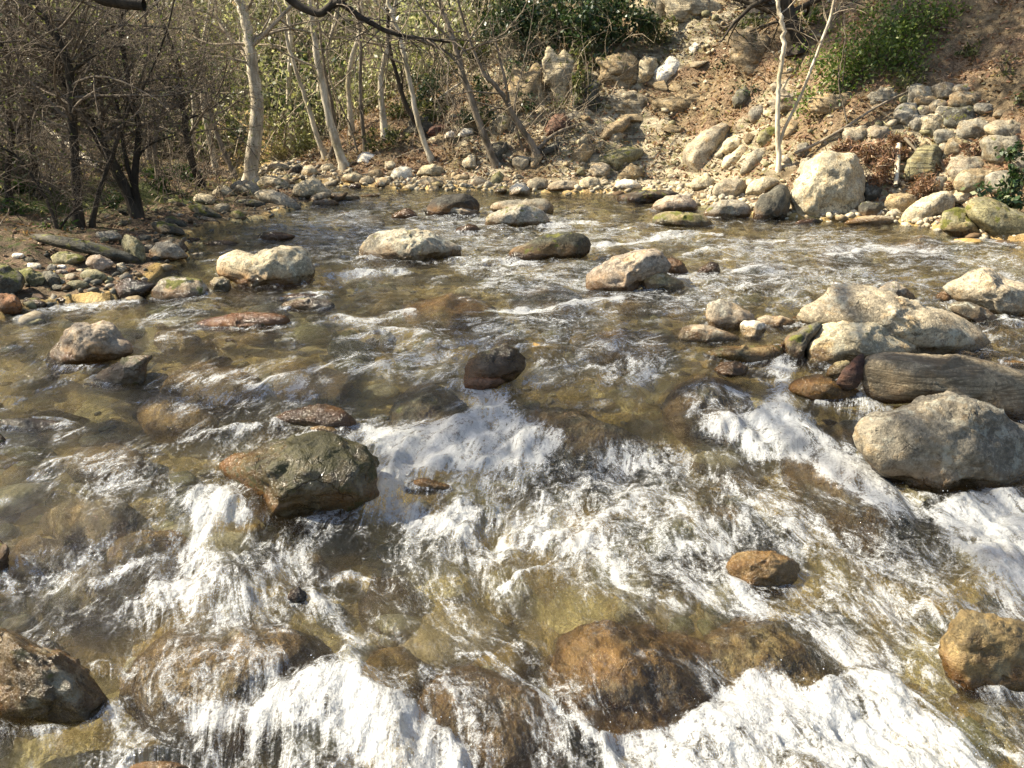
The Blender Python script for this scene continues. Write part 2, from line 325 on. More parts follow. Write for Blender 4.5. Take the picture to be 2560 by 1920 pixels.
def water_material():
    t = NT('running_water'); fc = t.attr('fc').outputs['Vector']; fm = t.attr('foam').outputs['Fac']; tb = t.attr('turb').outputs['Fac']
    # fc: x across the current, y along it (compressed), z free
    sm = t.n('Mapping', i_0=fc); sm.inputs['Scale'].default_value = (1, .85, 1); st = t.noise(sm.outputs[0], 17, 7, .68, 1.4)
    n1 = t.noise(fc, 7.0, 5, .62, .7); n2 = t.noise(fc, 24, 5, .65, .8); n3 = t.noise(fc, 80, 3, .6, .3)
    ge = t.n('NewGeometry').outputs['Position']; g3 = t.noise(ge, 60, 4, .65, .5); gb = t.noise(ge, 170, 2, .5)
    h = t.math('ADD', t.math('MULTIPLY', n1, .9), t.math('ADD', t.math('MULTIPLY', n2, .55), t.math('MULTIPLY', t.math('ADD', n3, g3), .34)))
    bp = t.n('Bump', i_Strength=1.0); t.set(bp.inputs['Distance'], t.math('MULTIPLY_ADD', tb, .036, .007)); t.set(bp.inputs['Height'], h)
    nor = bp.outputs[0]
    fr = t.n('Fresnel', i_IOR=1.33); t.set(fr.inputs['Normal'], nor)
    refr = t.n('BsdfRefraction', i_IOR=1.16, i_Roughness=.03); refr.inputs[0].default_value = (.94, .97, .90, 1); t.set(refr.inputs['Normal'], nor)
    tp = t.n('BsdfTransparent'); tp.inputs[0].default_value = (.93, .96, .88, 1)
    m1 = t.n('MixShader'); m1.inputs[0].default_value = .66; t.t.links.new(refr.outputs[0], m1.inputs[1]); t.t.links.new(tp.outputs[0], m1.inputs[2])
    gl = t.n('BsdfGlossy'); gl.inputs['Roughness'].default_value = .03; gl.inputs[0].default_value = (1, 1, 1, 1); t.set(gl.inputs['Normal'], nor)
    m2 = t.n('MixShader'); t.t.links.new(fr.outputs[0], m2.inputs[0]); t.t.links.new(m1.outputs[0], m2.inputs[1]); t.t.links.new(gl.outputs[0], m2.inputs[2])
    # foam: broken lace of bubbles, solid only where the water plunges
    l1 = t.noise(sm.outputs[0], 6.5, 3, .6, 2.2); l2 = t.noise(sm.outputs[0], 21, 3, .65, 1.6)
    l3 = t.noise(fc, 5.0, 3, .55, 1.0)
    rg = lambda x: t.math('SUBTRACT', 1.0, t.math('MULTIPLY', t.math('ABSOLUTE', t.math('SUBTRACT', x, .5)), 6.0), clamp=True)
    lace = t.math('MAXIMUM', rg(l1), t.math('MULTIPLY', rg(l2), .85))
    fine = t.math('ADD', t.math('MULTIPLY', t.math('SUBTRACT', st, .5), 1.35), t.math('ADD', t.math('MULTIPLY', t.math('SUBTRACT', g3, .5), 1.0), t.math('MULTIPLY', t.math('SUBTRACT', gb, .5), .7)))
    fa = t.math('ADD', t.math('MULTIPLY', fm, .84), t.math('ADD', t.math('MULTIPLY', t.math('SUBTRACT', lace, .55), .62), t.math('ADD', fine, t.math('MULTIPLY', t.math('SUBTRACT', l3, .5), 1.5))))
    alpha = t.math('ADD', t.ramp(fa, .22, .95, 0, .66), t.ramp(fa, .95, 1.7, 0, .28))
    alpha = t.math('MULTIPLY', alpha, t.ramp(fm, .02, .22))
    air = t.math('MULTIPLY', t.ramp(t.math('ADD', t.math('MULTIPLY', tb, .45), fine),   .56, .95), .42)      # air whisked into fast water
    alpha = t.math('MAXIMUM', alpha, air)
    bf = t.n('Bump', i_Strength=.8, i_Distance=.016); t.set(bf.inputs['Height'], t.math('ADD', t.math('ADD', g3, t.math('MULTIPLY', gb, .3)), st))
    df = t.n('BsdfDiffuse'); df.inputs[0].default_value = (.74, .76, .76, 1); t.set(df.inputs['Normal'], bf.outputs[0])
    tr = t.n('BsdfTranslucent'); tr.inputs[0].default_value = (.74, .77, .76, 1)
    g2 = t.n('BsdfGlossy'); g2.inputs['Roughness'].default_value = .12; t.set(g2.inputs['Normal'], bf.outputs[0])
    f1 = t.n('MixShader'); f1.inputs[0].default_value = .35; t.t.links.new(df.outputs[0], f1.inputs[1]); t.t.links.new(tr.outputs[0], f1.inputs[2])
    f2 = t.n('MixShader'); f2.inputs[0].default_value = .06; t.t.links.new(f1.outputs[0], f2.inputs[1]); t.t.links.new(g2.outputs[0], f2.inputs[2])
    m3 = t.n('MixShader'); t.t.links.new(alpha, m3.inputs[0]); t.t.links.new(m2.outputs[0], m3.inputs[1]); t.t.links.new(f2.outputs[0], m3.inputs[2])
    return t.done(m3.outputs[0])
M_ROCK = rock_material(); M_SOIL = terrain_material(); M_WATER = water_material()
M_PALEBARK = bark_material('pale_bark', (.30, .25, .17), (.72, .65, .50)); M_DARKBARK = bark_material('dark_bark', (.022, .018, .013), (.075, .06, .042)); M_GREYBARK = bark_material('grey_bark', (.10, .08, .055), (.30, .25, .185))
M_TWIG = bark_material('twig_bark', (.08, .062, .045), (.27, .22, .16), 20)
M_DRYTWIG = bark_material('dry_twig', (.20, .16, .11), (.44, .37, .27), 20)
M_HOLLY = leaf_material('evergreen_leaf', (.012, .030, .010), (.050, .085, .028), (.16, .18, .09), .18, .35)
M_BRIGHT = leaf_material('bright_leaf', (.035, .065, .014), (.17, .24, .05), (.36, .40, .14), .4)
M_OLIVE = leaf_material('olive_leaf', (.04, .055, .018), (.14, .15, .05), (.34, .32, .15), .35)
M_PALELEAF = leaf_material('pale_leaf', (.15, .16, .085), (.40, .40, .24), (.60, .56, .42), .4)
M_DEAD = leaf_material('dead_leaf', (.12, .06, .03), (.32, .19, .115), (.48, .36, .25), .25, .7)
M_GRASS = leaf_material('dry_grass', (.16, .14, .05), (.40, .36, .16), (.50, .44, .28), .35, .7)
M_FERN = leaf_material('fern_leaf', (.018, .045, .010), (.06, .11, .02), None, .3)

# ================================================================== terrain: one sheet, fanning out from the viewer
def fan(y0, y1, n, k, off, half, cols):
    g = np.geomspace(y0 + k, y1 + k, n); ys = g - k
    t = np.linspace(-half, half, cols)
    X = (np.maximum(ys, .6)[:, None] + off) * t[None]; Y = np.repeat(ys[:, None], cols, 1)
    return X, Y
X, Y = fan(-5, 75, 620, 8, 3.0, 1.25, 620)
Z = H(X, Y)
sl, sr = sdist(LPOLY, X, Y), sdist(RPOLY, X, Y); shore = np.maximum(sl, sr)
gz, gx_ = np.gradient(Z); steep = np.abs(gz) / np.maximum(np.abs(np.gradient(Y, axis=0)), 1e-3)
near = sstep(45, 20, Y)
Z += near * ((0.03 + .035 * (sr > .8)) * fbm(X * 4, Y * 4, Z * 3, 4, .6) + .012 * fbm(X * 22, Y * 22, 2, 2))
u_, v_, d_ = project(np.stack([X, Y, Z], -1))
rocky = np.clip(.12 + .75 * fbm(X * .5, Y * .5, 4.4, 3) * (sr > 0) + .18 * (sr > 0), 0, 1)
def blob(u, v, cu, cv, ru, rv): return np.exp(-(((u - cu) / ru) ** 2 + ((v - cv) / rv) ** 2))
def wblob(cu, cv, ru, rv):
    """soft patch on the ground around the place a pixel sees; radii in pixels there"""
    t, p = hit(cu, cv); m = t / FPX
    return np.exp(-(((X - p[0]) / (ru * m)) ** 2 + (((Y - p[1]) + .7 * (Z - p[2])) / (rv * m * 1.9)) ** 2))
rocky += .5 * wblob(575, 62, 60, 40) + .6 * wblob(660, 45, 45, 50) + .35 * wblob(540, 120, 60, 20)
rocky = np.clip(rocky - .5 * wblob(720, 75, 60, 35) - .5 * wblob(930, 60, 90, 40), 0, 1)
green = np.clip(.06 + .25 * (sr > 0) * sstep(2, -3, X) + .28 * sstep(0, 1, sl), 0, .6)
green = np.clip(green + .5 * wblob(60, 205, 50, 18) + .45 * wblob(140, 190, 40, 14) + .4 * wblob(190, 200, 20, 8) + .12 * (sl > .1), 0, .9)
dark_soil = np.clip(.75 * (sl > .2) + .35 * sstep(-1, -4, X) * (sr > 0) + .45 * wblob(960, 90, 90, 60), 0, 1)  # darker soil: left bank, far side left of centre, patch at upper right
ter = mesh_np('ground', np.stack([X, Y, Z], -1).reshape(-1, 3), gridfaces(*X.shape), M_SOIL,
              {'bed': (shore < .12).astype(float).ravel(), 'rocky': rocky.ravel(), 'green': green.ravel(), 'dark_soil': dark_soil.ravel()})
tag(ter, kind='structure')

# ================================================================== rocks
import bmesh
_ico = {}
def ico(n):
    if n not in _ico:
        bm = bmesh.new(); bmesh.ops.create_icosphere(bm, subdivisions=n, radius=1.0)
        _ico[n] = (np.array([v.co[:] for v in bm.verts]), np.array([[v.index for v in f.verts] for f in bm.faces])); bm.free()
    return _ico[n]
def facet(P, k, r, front=True, lo=.70, hi=.93):
    for _ in range(k):
        n = r.normal(size=3)
        if front: n[2] = abs(n[2]) * .9 + .55; n[1] *= 1.1
        n /= np.linalg.norm(n); o = r.uniform(lo, hi); q = P @ n - o
        P = P - np.maximum(q, 0)[:, None] * n * .9
    return P
COLS = dict(pale=(.39, .335, .24), cream=(.50, .435, .30), grey=(.28, .255, .20), lgrey=(.35, .32, .25), pink=(.37, .31, .245), tan=(.36, .28, .165),
            gold=(.42, .28, .10), dark=(.034, .030, .022), brown=(.13, .085, .045), olive=(.24, .22, .12), white=(.84, .81, .72), slate=(.105, .098, .072), rust=(.26, .12, .05))
LAND = []      # landmarks for labels: (u, v, phrase, is_left_bank)
FOOT = []      # rocks standing in the water: x, y, rx, ry
DRAPE = []     # meshes the water pours over
def outline(P2, n=180):
    c = P2.mean(0); lo, hi = P2.min(0), P2.max(0); c = .5 * c + .25 * (lo + hi)
    th = np.linspace(-np.pi, np.pi, n, endpoint=False); r = np.full(n, 1.0)
    dx, dy = np.cos(th), np.sin(th)
    best = np.zeros(n)
    for i in range(len(P2)):
        a, b = P2[i] - c, P2[(i + 1) % len(P2)] - c; e = b - a
        den = dx * e[1] - dy * e[0]; den = np.where(np.abs(den) < 1e-9, 1e-9, den)
        t = (a[0] * e[1] - a[1] * e[0]) / den; s = (a[0] * dy - a[1] * dx) / den
        ok = (t > 0) & (s >= -1e-6) & (s <= 1 + 1e-6); best = np.where(ok, np.maximum(best, t), best)
    best = np.where(best <= 0, best[best > 0].mean(), best)
    for _ in range(3): best = .25 * np.roll(best, 1) + .5 * best + .25 * np.roll(best, -1)
    return c, th, best
def rock(name, crop, s, color, label, phrase=None, m=0., w=0., b=0., a=5, d=.85, o=0, l=.12, st=.5, e=.9, seed=None, group=None, cat=None, push=0.0, amp=1.0, base=None, jag=1.0):
    r = np.random.default_rng(seed if seed is not None else abs(hash_(label)) % 99991)
    P2 = pts(crop, s)
    if len(P2) == 2:     # box -> rounded irregular outline
        (x0, y0), (x1, y1) = P2; th = np.linspace(0, 2 * np.pi, 14, endpoint=False)
        k = (np.abs(np.cos(th)) ** 3 + np.abs(np.sin(th)) ** 3) ** (-1 / 3) * r.uniform(1.0 - .14 * jag, 1.0 + .06 * jag, 14)
        P2 = np.stack([(x0 + x1) / 2 + (x1 - x0) / 2 * k * np.cos(th), (y0 + y1) / 2 + (y1 - y0) / 2 * k * np.sin(th)], -1)
    c, th, rr = outline(P2)
    area = .5 * np.mean(rr ** 2) * 2 * np.pi; rpx = math.sqrt(area / math.pi)
    vb = P2[:, 1].max() if base is None else base
    ub = P2[P2[:, 1] > vb - 0.25 * (vb - P2[:, 1].min()) - 1, 0].mean()
    t0, hp = hit(ub, vb - 1.0)
    rad = rpx * t0 / FPX; D = d * rad; tc = t0 + .42 * D + push
    shy = max(float(sdist(LPOLY, hp[:1], hp[1:2])[0]), float(sdist(RPOLY, hp[:1], hp[1:2])[0])) < .1 and not o and hp[1] < 12
    if shy: tc += .24 * D       # a stone in the stream goes on down below the water's surface
    lev = 3 if rpx < 9 else 4 if rpx < 26 else 5 if rpx < 75 else 6
    U, F = ico(lev); P = U.copy()
    P = facet(P, 2 * a + 2, r, True, .62 if a >= 5 else .72, .92)
    ang = np.arctan2(-P[:, 1], P[:, 0]); rho = np.hypot(P[:, 0], P[:, 1]); R_ = np.interp(ang, th, rr, period=2 * np.pi)
    f = np.clip(rho, 0, 1) ** (e)
    uu, vv = c[0] + R_ * f * np.cos(ang), c[1] + R_ * f * np.sin(ang)
    vv = np.where(vv > c[1], c[1] + (vv - c[1]) * (1.22 if shy else 1.06), vv)
    zz = np.sign(P[:, 2]) * np.abs(P[:, 2]) ** .9
    W = CAM + ray(uu, vv) * (tc - D * zz)[:, None]
    cen = CAM + ray(c[0], c[1]) * tc
    if o:       # a drowned stone is a low dome whose plan fills the outline on the water's plane
        foot = on_water(uu, vv); cen = on_water(np.array([c[0]]), np.array([c[1]]))[0]
        rw = rpx * np.linalg.norm(cen - CAM) / FPX; hh = min(.095, .25 * rw) * min(o, 1.5)
        W = foot.copy(); W[:, 2] = W0(foot[:, 0], foot[:, 1]) - .065 - .10 * (1 - o if o < .9 else 0) + (hh + .05) * np.where(P[:, 2] > 0, P[:, 2] ** 1.1, P[:, 2] * 1.5)
        W[:, 1] += .10 * hh; cen = cen - np.array([0, 0, .06]); rad = rw
    q = W - cen; ln = np.linalg.norm(q, axis=1)[:, None]; nn = q / np.maximum(ln, 1e-6)
    sd_ = r.uniform(0, 90); k1 = 1.5 / rad; A = rad * amp
    disp = A * (.060 * fbm(W[:, 0] * k1, W[:, 1] * k1, W[:, 2] * k1 + sd_, 3) + .044 * ridged(W[:, 0] * k1 * 2.2 + sd_, W[:, 1] * k1 * 2.2, W[:, 2] * k1 * 3, 4, .6))
    ch = 2.6 * fbm(W[:, 0] * k1 * 1.3 + sd_, W[:, 1] * k1 * 1.3, W[:, 2] * k1 * 2.2, 2); fl_ = np.floor(ch); disp += A * (.075 if a >= 3 else .03) * ((fl_ + sstep(.32, .68, ch - fl_)) / 2.6)
    if lev >= 5: disp += np.minimum(A * .10, .03) * (.28 * fbm(W[:, 0] * 28, W[:, 1] * 28, W[:, 2] * 34 + sd_, 3, .6))
    if b > 0: disp += A * .018 * b * fbm(W[:, 0] * k1 * .9, W[:, 1] * k1 * .9, (W[:, 2] + .3 * W[:, 0]) * k1 * 9, 2)
    W = W + nn * disp[:, None]
    x, y = W[:, 0], W[:, 1]; wz = W0(x, y); hw = W[:, 2] - wz
    inwater = max(float(sdist(LPOLY, cen[:1], cen[1:2])[0]), float(sdist(RPOLY, cen[:1], cen[1:2])[0])) < .25
    nz = nn[:, 2]
    if o: w = .45
    wet = np.full(len(W), float(w)); stain = np.zeros(len(W))
    if inwater:
        wet = np.maximum(wet, (.5 if o else 1) * sstep(.12, .02, hw + .03 * fbm(x * 9, y * 9, 1.0, 2))); stain = st * sstep(.20, .03, hw + .05 * fbm(x * 7, y * 7, 3.0, 2))
    moss = m * np.clip(.55 + .6 * nz + .5 * fbm(x * k1 * .8, y * k1 * .8, W[:, 2] * k1 + sd_, 2), 0, 1.3)
    cf = COLS[color] if isinstance(color, str) else color
    loc = (cen[0], cen[1], float(min(cen[2], hp[2])))
    ob = mesh_np(name, W, F, M_ROCK, {'wet': wet, 'stain': stain, 'moss': moss, 'band': np.full(len(W), b), 'lich': np.full(len(W), l)}, loc=loc)
    jt = r.uniform(.93, 1.07); ob.color = (cf[0] * jt, cf[1] * jt, cf[2] * jt * r.uniform(.96, 1.04), 1)
    tag(ob, label, cat or name.split('_')[-1], group)
    if phrase: LAND.append((c[0], c[1], phrase))
    if inwater and not o:
        FOOT.append((cen[0], cen[1], (rr.max()) * tc / FPX * .9, D * 1.0))
    if o: DRAPE.append((W, F, o))
    return ob
def hash_(s):
    h = 7
    for ch in s: h = (h * 131 + ord(ch)) & 0x7fffffff
    return h

B, K = 'boulder', 'stone'
# ---- middle of the stream
rock(B, 'D', "1330,265 1350,220 1400,180 1480,165 1560,190 1650,165 1750,140 1840,150 1900,200 1920,270 1910,350 1860,375 1760,380 1640,385 1560,390 1480,360 1430,330 1370,320", 'cream', "cream boulder with rust brown cracked underside standing in the left of the stream", "the cream boulder with a rusty underside", st=1.0, a=4, l=.3)
rock(B, 'D', "290,820 300,780 360,720 410,660 470,620 530,615 580,625 640,605 690,620 740,680 800,740 820,780 760,810 690,830 600,850 500,870 400,890 330,890 290,860", 'pink', "pinkish grey dome-shaped boulder alone in shallow water near the left edge", "the pinkish dome-shaped boulder", a=6, st=.8)
rock('rock', 'D', "930,430 950,390 1000,345 1080,325 1160,335 1230,345 1270,390 1285,430 1250,460 1150,470 1050,480 960,475", 'pale', "round black and white rock with mossy top beside the cream boulder", "the black and white mossy rock", m=.55, a=3, l=.5)
rock('rock', 'D', "700,400 720,360 790,335 880,345 960,370 930,420 900,450 820,470 740,460 705,430", 'dark', "dark wet rock touching the round black and white rock", None, w=.9, a=4)
rock(K, 'D', "1300,400 1290,360 1320,330 1370,325 1410,345 1420,390 1390,425 1340,432", 'olive', "small round olive stone tucked against the cream boulder", None, w=.5, a=1)
rock('rock', 'D', "1165,640 1190,610 1290,580 1420,555 1560,545 1680,550 1770,570 1795,600 1750,630 1660,645 1550,635 1480,655 1350,650 1240,645", 'rust', "low orange-brown rock with dark mossy rim lying flat in the stream", "the flat orange-brown rock", m=.30, w=.8, a=2, st=1, d=.7)
rock('rock', 'D', "1720,510 1740,480 1820,462 1920,460 2020,470 2060,500 2040,530 1960,540 1850,535 1760,530", 'grey', "flat grey-green rock just above the flat orange-brown one", None, m=.35, a=3, w=.3)
rock('rock', 'D', "1640,470 1700,455 1800,430 1900,425 2000,435 2020,450 1960,462 1850,460 1740,475", 'dark', "thin dark slab edge behind the flat grey-green rock", None, w=1, a=2)
rock('rock', 'D', "565,985 580,930 640,890 720,850 800,820 900,805 960,815 900,850 900,900 890,950 860,990 760,1005 660,1000", 'lgrey', "black and white wet rock with water sliding round it below the pinkish boulder", None, m=.5, w=.6, a=6, l=.4)
rock('rock', 'D', "830,1120 850,1070 950,1020 1100,1050 1250,1080 1320,1110 1330,1160 1280,1185 1150,1195 1000,1200 890,1190 850,1150", 'gold', "golden brown rock under a skin of sunlit water left of centre", "the golden rock under sunlit water", w=1, o=1, a=2, m=.1, d=.8)
rock('rock', 'D', "1640,1210 1780,1150 1880,1125 1980,1110 2080,1130 2140,1170 2190,1230 2180,1270 2080,1270 1980,1260 1850,1240 1740,1230", 'brown', "glossy dark brown wet rock above the big mossy boulder", "the glossy dark brown rock", w=1, a=3, b=.4)
rock(K, 'D', "1900,1255 1960,1240 2050,1250 2110,1280 2100,1310 2020,1310 1950,1295", 'cream', "small pale yellow stone between the glossy brown rock and the mossy boulder", None, a=5, w=.2)
rock('rock', 'D', "-80,1215 100,1190 250,1200 380,1220 420,1250 300,1270 150,1265 -80,1260", 'slate', "flat dark slab barely breaking the water at the left edge", None, w=1, m=.2, a=2, d=.6)
rock(K, 'D', "-60,1300 0,1285 30,1310 40,1350 10,1375 -60,1385", 'dark', "dark mossy stone cut by the left edge under the flat slab", None, m=.5, w=.6)
# ---- the upper riffle
rock(B, 'E', "650,280 660,235 700,195 770,170 840,157 920,165 970,190 990,230 985,270 900,300 780,305 680,303", 'dark', "dark brown rounded boulder, largest of the cluster in the upper stream", "the dark rounded boulder upstream", a=2, b=.5, m=.12)
rock('rock', 'E', "762,290 765,255 800,240 870,235 930,245 980,270 975,300 880,307 790,307", 'lgrey', "small grey speckled rock leaning against the front of the dark rounded boulder", None, a=4, l=.3)
rock('rock', 'E', "430,310 460,270 520,250 560,255 600,290 610,315 540,320", 'brown', "brown wet lump of rock left of the dark rounded boulder", None, w=.6, a=4)
rock('rock', 'E', "110,300 130,275 170,268 210,280 240,303 170,308", 'dark', "small black rock at the head of the upper riffle", None, w=.8, a=4)
rock(B, 'E', "1045,250 1070,215 1150,200 1260,200 1330,190 1380,188 1430,230 1440,280 1420,300 1300,290 1150,270 1060,270", 'grey', "flat-topped grey boulder behind the moss-capped one", None, a=6, b=.3)
rock(B, 'E', "1018,330 1030,290 1100,265 1160,240 1240,228 1320,240 1370,270 1400,310 1420,350 1360,362 1280,362 1180,367 1080,378 1030,370", 'lgrey', "grey boulder with a dark green moss cap in the upper stream", "the moss-capped grey boulder", m=.46, a=5, l=.4)
rock('rock', 'E', "820,395 850,365 920,347 960,350 990,380 970,400 890,407", 'brown', "low reddish brown rock in front of the moss-capped boulder", None, w=.9, a=4)
rock(B, 'E', "240,530 260,470 320,420 390,385 470,385 560,385 640,385 720,415 800,460 860,480 888,505 860,545 760,560 680,578 560,580 440,582 330,575 260,555", 'lgrey', "broad grey lichen-speckled boulder in the middle of the upper stream", "the broad speckled grey boulder", m=.28, a=7, l=.55, d=.9)
rock(B, 'E', "1140,545 1180,500 1250,470 1330,440 1400,415 1500,397 1570,400 1650,425 1668,470 1660,520 1600,550 1480,553 1350,577 1250,582 1160,577", (.060, .058, .034), "dark olive wedge-shaped boulder with a blunt right end in mid-stream", "the dark wedge-shaped boulder", m=.38, a=4, b=.4)
rock(B, 'E', "1635,700 1650,650 1700,610 1780,570 1870,545 1960,510 2050,500 2110,530 2145,590 2130,650 2060,670 1980,690 1920,740 1830,778 1740,770 1660,745", 'pink', "smooth tilted pinkish boulder right of centre", "the tilted pinkish boulder", a=3, st=.6)
rock('rock', 'E', "1985,720 1990,670 2040,645 2110,650 2180,680 2225,700 2240,740 2160,760 2060,772 2000,765", 'olive', "small mottled rock at the right foot of the tilted pinkish boulder", None, l=.5, a=4)
rock('rock', 'F', "-40,290 10,230 50,205 100,225 140,280 145,310 60,330 -30,325", 'brown', "dark reddish rock behind the tilted pinkish boulder", None, w=.6, a=5)
rock('rock', 'F', "195,305 230,265 290,228 330,245 345,290 320,320 240,327", 'dark', "black angular rock alone right of the tilted pinkish boulder", "the black angular rock", w=.6, a=5)
rock(B, 'E', "490,850 520,810 600,775 720,755 880,755 980,770 1060,810 1100,850 1040,882 930,897 800,917 680,902 600,882", 'gold', "round amber boulder with stream water sheeting over its crown", "the amber boulder under sheeting water", w=1, o=1, a=1, m=.12, st=1)
rock(B, 'E', "880,1330 890,1270 900,1220 950,1170 1050,1130 1130,1098 1190,1110 1240,1150 1275,1190 1270,1240 1200,1270 1130,1300 1080,1330 960,1352 900,1372", (.135, .115, .07), "dark wet ribbed boulder in the centre of the picture with white water at its foot", "the dark ribbed boulder at the centre", w=.9, m=.3, b=.8, a=9, amp=1.6, st=.8)
rock(B, 'E', "430,1450 470,1370 560,1300 680,1285 780,1330 880,1400 950,1470 930,1540 850,1580 700,1590 560,1570 450,1530", 'slate', "dark dome of rock under pouring water left of the centre boulder", None, w=1, o=1, a=1, m=.25)
rock(B, 'E', "1150,760 1200,710 1300,690 1420,700 1540,730 1640,780 1620,830 1500,850 1300,850 1200,820", 'slate', "blue-black drowned rock just above the long white foam line", None, w=1, o=1, a=2)
rock('rock', 'E', "350,1010 390,980 440,975 470,1000 450,1022 380,1025", 'slate', "small drowned dark stone in the foam line left of centre", None, w=1, o=1, a=2)
rock(B, 'E', "1200,1580 1230,1500 1330,1450 1480,1440 1640,1470 1760,1530 1800,1600 1700,1680 1450,1700 1280,1660", 'slate', "broad dark rock drowned below the centre boulder", None, w=1, o=1, a=2)
rock('rock', 'E', "1700,560 1720,500 1800,460 1900,470 1980,510 1960,545 1850,560", 'olive', "drowned olive rock with small splashes left above the tilted pinkish boulder", None, w=1, o=1, a=2)
rock('rock', 'E', "882,1345 900,1300 1000,1272 1100,1288 1145,1310 1080,1348 960,1370", 'rust', "reddish slab forming the lower left foot of the dark ribbed boulder", None, w=1, a=8, push=-.05)
for i, (bx, cl, lb) in enumerate([("330,765 560,842", 'gold', "amber rock drowned under thin sunlit water above the golden rock"), ("570,765 760,828", 'tan', "tan rock drowned in the froth left of the dark ribbed boulder"),
    ("70,1050 270,1120", 'cream', "pale yellow rock drowned left of the big mossy boulder"), ("230,1110 410,1200", 'gold', "golden rock drowned just above the lower left white water"), ("-20,1130 170,1205", 'tan', "tan rock drowned at the left edge of the sunlit shallows"),
    ("590,838 760,885", 'olive', "olive rock drowned behind the glossy dark brown rock"), ("120,930 330,985", 'tan', "brown flat rock drowned in the left shallows under the flat slab"), ("330,690 430,725", 'gold', "small drowned amber stone right of the pinkish dome-shaped boulder"),
    ("1240,690 1450,745", 'gold', "golden rock drowned below the long foam line right of centre"), ("1330,610 1480,640", 'tan', "tan rock drowned at the foot of the tilted pinkish boulder")]):
    rock('rock', 'O', bx, cl, lb, None, w=1, o=.72, a=4, jag=2)
# ---- right bank water edge
rock('rock', 'E', "1812,195 1850,165 1950,145 2080,135 2180,145 2230,165 2180,185 2080,202 1980,215 1860,220", 'dark', "long low dark mossy rock near the far right bank", "the long low mossy rock", m=.5, w=.3, a=3, b=.5)
rock(B, 'C', "-90,1290 -40,1230 0,1215 80,1200 150,1205 190,1235 205,1280 180,1305 80,1312 -60,1312", 'pink', "low pinkish boulder behind the yellow-mossed rock by the right bank", None, a=4)
rock('rock', 'C', "-80,1380 -60,1320 20,1300 140,1310 230,1315 280,1350 308,1385 300,1402 150,1405 0,1390", 'olive', "yellow-mossed low rock in the water near the right bank", "the yellow-mossed rock", m=.55, a=5)
rock(B, 'C', "240,1310 280,1270 350,1235 440,1228 500,1240 540,1280 530,1320 450,1345 330,1352 260,1340", 'grey', "low grey boulder left of the dark split rock", None, a=4, l=.3, m=.25)
rock(B, 'C', "550,1330 560,1260 600,1200 680,1150 720,1118 760,1130 780,1180 770,1280 740,1342 660,1362 570,1357", 'slate', "dark split pointed rock against the left side of the great pale boulder", "the dark split rock", a=8, d=.8)
rock(B, 'C', "785,1300 790,1190 810,1120 850,1040 920,980 990,945 1080,950 1180,955 1205,1010 1220,1100 1220,1210 1180,1280 1110,1320 1000,1342 880,1347 800,1342", 'cream', "great pale egg-shaped boulder standing upright at the right bank, largest on that bank", "the great pale boulder", a=3, l=.25, st=.3, d=.75)
rock('rock', 'C', "1085,1375 1150,1345 1240,1328 1350,1325 1440,1340 1455,1365 1380,1382 1250,1387", 'pale', "long flat pale rock at the waterline right of the great pale boulder", None, a=2, d=.6)
rock('rock', 'C', "770,1390 830,1355 900,1335 960,1345 970,1372 900,1387", 'dark', "flat dark rock in the water at the foot of the great pale boulder", None, m=.3, w=.5, d=.6)
rock(B, 'C', "1460,1330 1480,1290 1560,1240 1640,1190 1700,1178 1760,1180 1785,1230 1770,1280 1700,1310 1660,1352 1560,1364 1480,1362", 'cream', "cream boulder right of the dead bracken on the right bank", "the cream boulder below the bracken", a=5, l=.3)
rock(B, 'C', "1760,1240 1790,1180 1840,1150 1900,1155 1930,1200 1900,1260 1820,1270", 'cream', "bright pale rock wedged behind the cream boulder below the bracken", None, a=5)
rock(B, 'C', "1700,1350 1720,1300 1800,1275 1850,1290 1870,1330 1940,1380 1965,1430 1930,1467 1850,1462 1760,1432 1710,1402", 'olive', "rock with a bright green moss flank at the right waterline", "the green mossy rock at the right", m=.62, a=4)
rock(B, 'C', "1850,1300 1870,1230 1950,1210 2050,1240 2150,1290 2260,1330 2330,1400 2320,1480 2200,1477 2080,1442 1960,1402 1880,1340", 'olive', "long dark mossy boulder sloping to the water at the right edge", None, m=.42, a=4, b=.4, push=.1)
rock(B, 'C', "1350,1260 1380,1200 1450,1185 1530,1200 1540,1240 1480,1300 1420,1314", 'tan', "tan boulder in the shade under the dead bracken", None, a=4)
rock(B, 'C', "500,1190 510,1150 560,1110 620,1085 690,1095 720,1120 640,1170 580,1217", 'cream', "pale round boulder right above the dark split rock", None, a=3)
rock(B, 'C', "95,1000 110,920 180,860 260,800 340,760 390,770 395,850 350,900 320,980 280,1040 200,1080 120,1060", 'pale', "tall pale boulder leaning into the slope left of the forked sapling", "the tall leaning pale boulder", a=6, l=.2)
rock(B, 'C', "350,930 370,870 420,840 480,845 500,890 440,930 380,950", 'cream', "round pale stone uphill between the leaning boulder and the forked sapling", None, a=3)
rock(B, 'C', "350,1030 370,970 420,940 480,890 530,910 540,950 480,1000 400,1052", 'cream', "pale oval boulder just left below the mossy slab by the forked sapling", None, a=3)
rock(B, 'C', "465,1060 500,980 560,920 620,905 650,930 630,1000 560,1040 500,1087", 'lgrey', "oblong grey-white boulder at the foot of the forked sapling", None, a=3)
rock('rock', 'C', "565,870 590,810 650,780 700,775 715,820 680,870 620,907", 'olive', "mossy green slab tilted behind the forked sapling", None, m=.6, a=5)
rock('rock', 'C', "720,850 730,790 780,745 840,750 830,800 780,850 740,860", 'tan', "tan slab right of the forked sapling's two stems", None, a=5, b=.5)
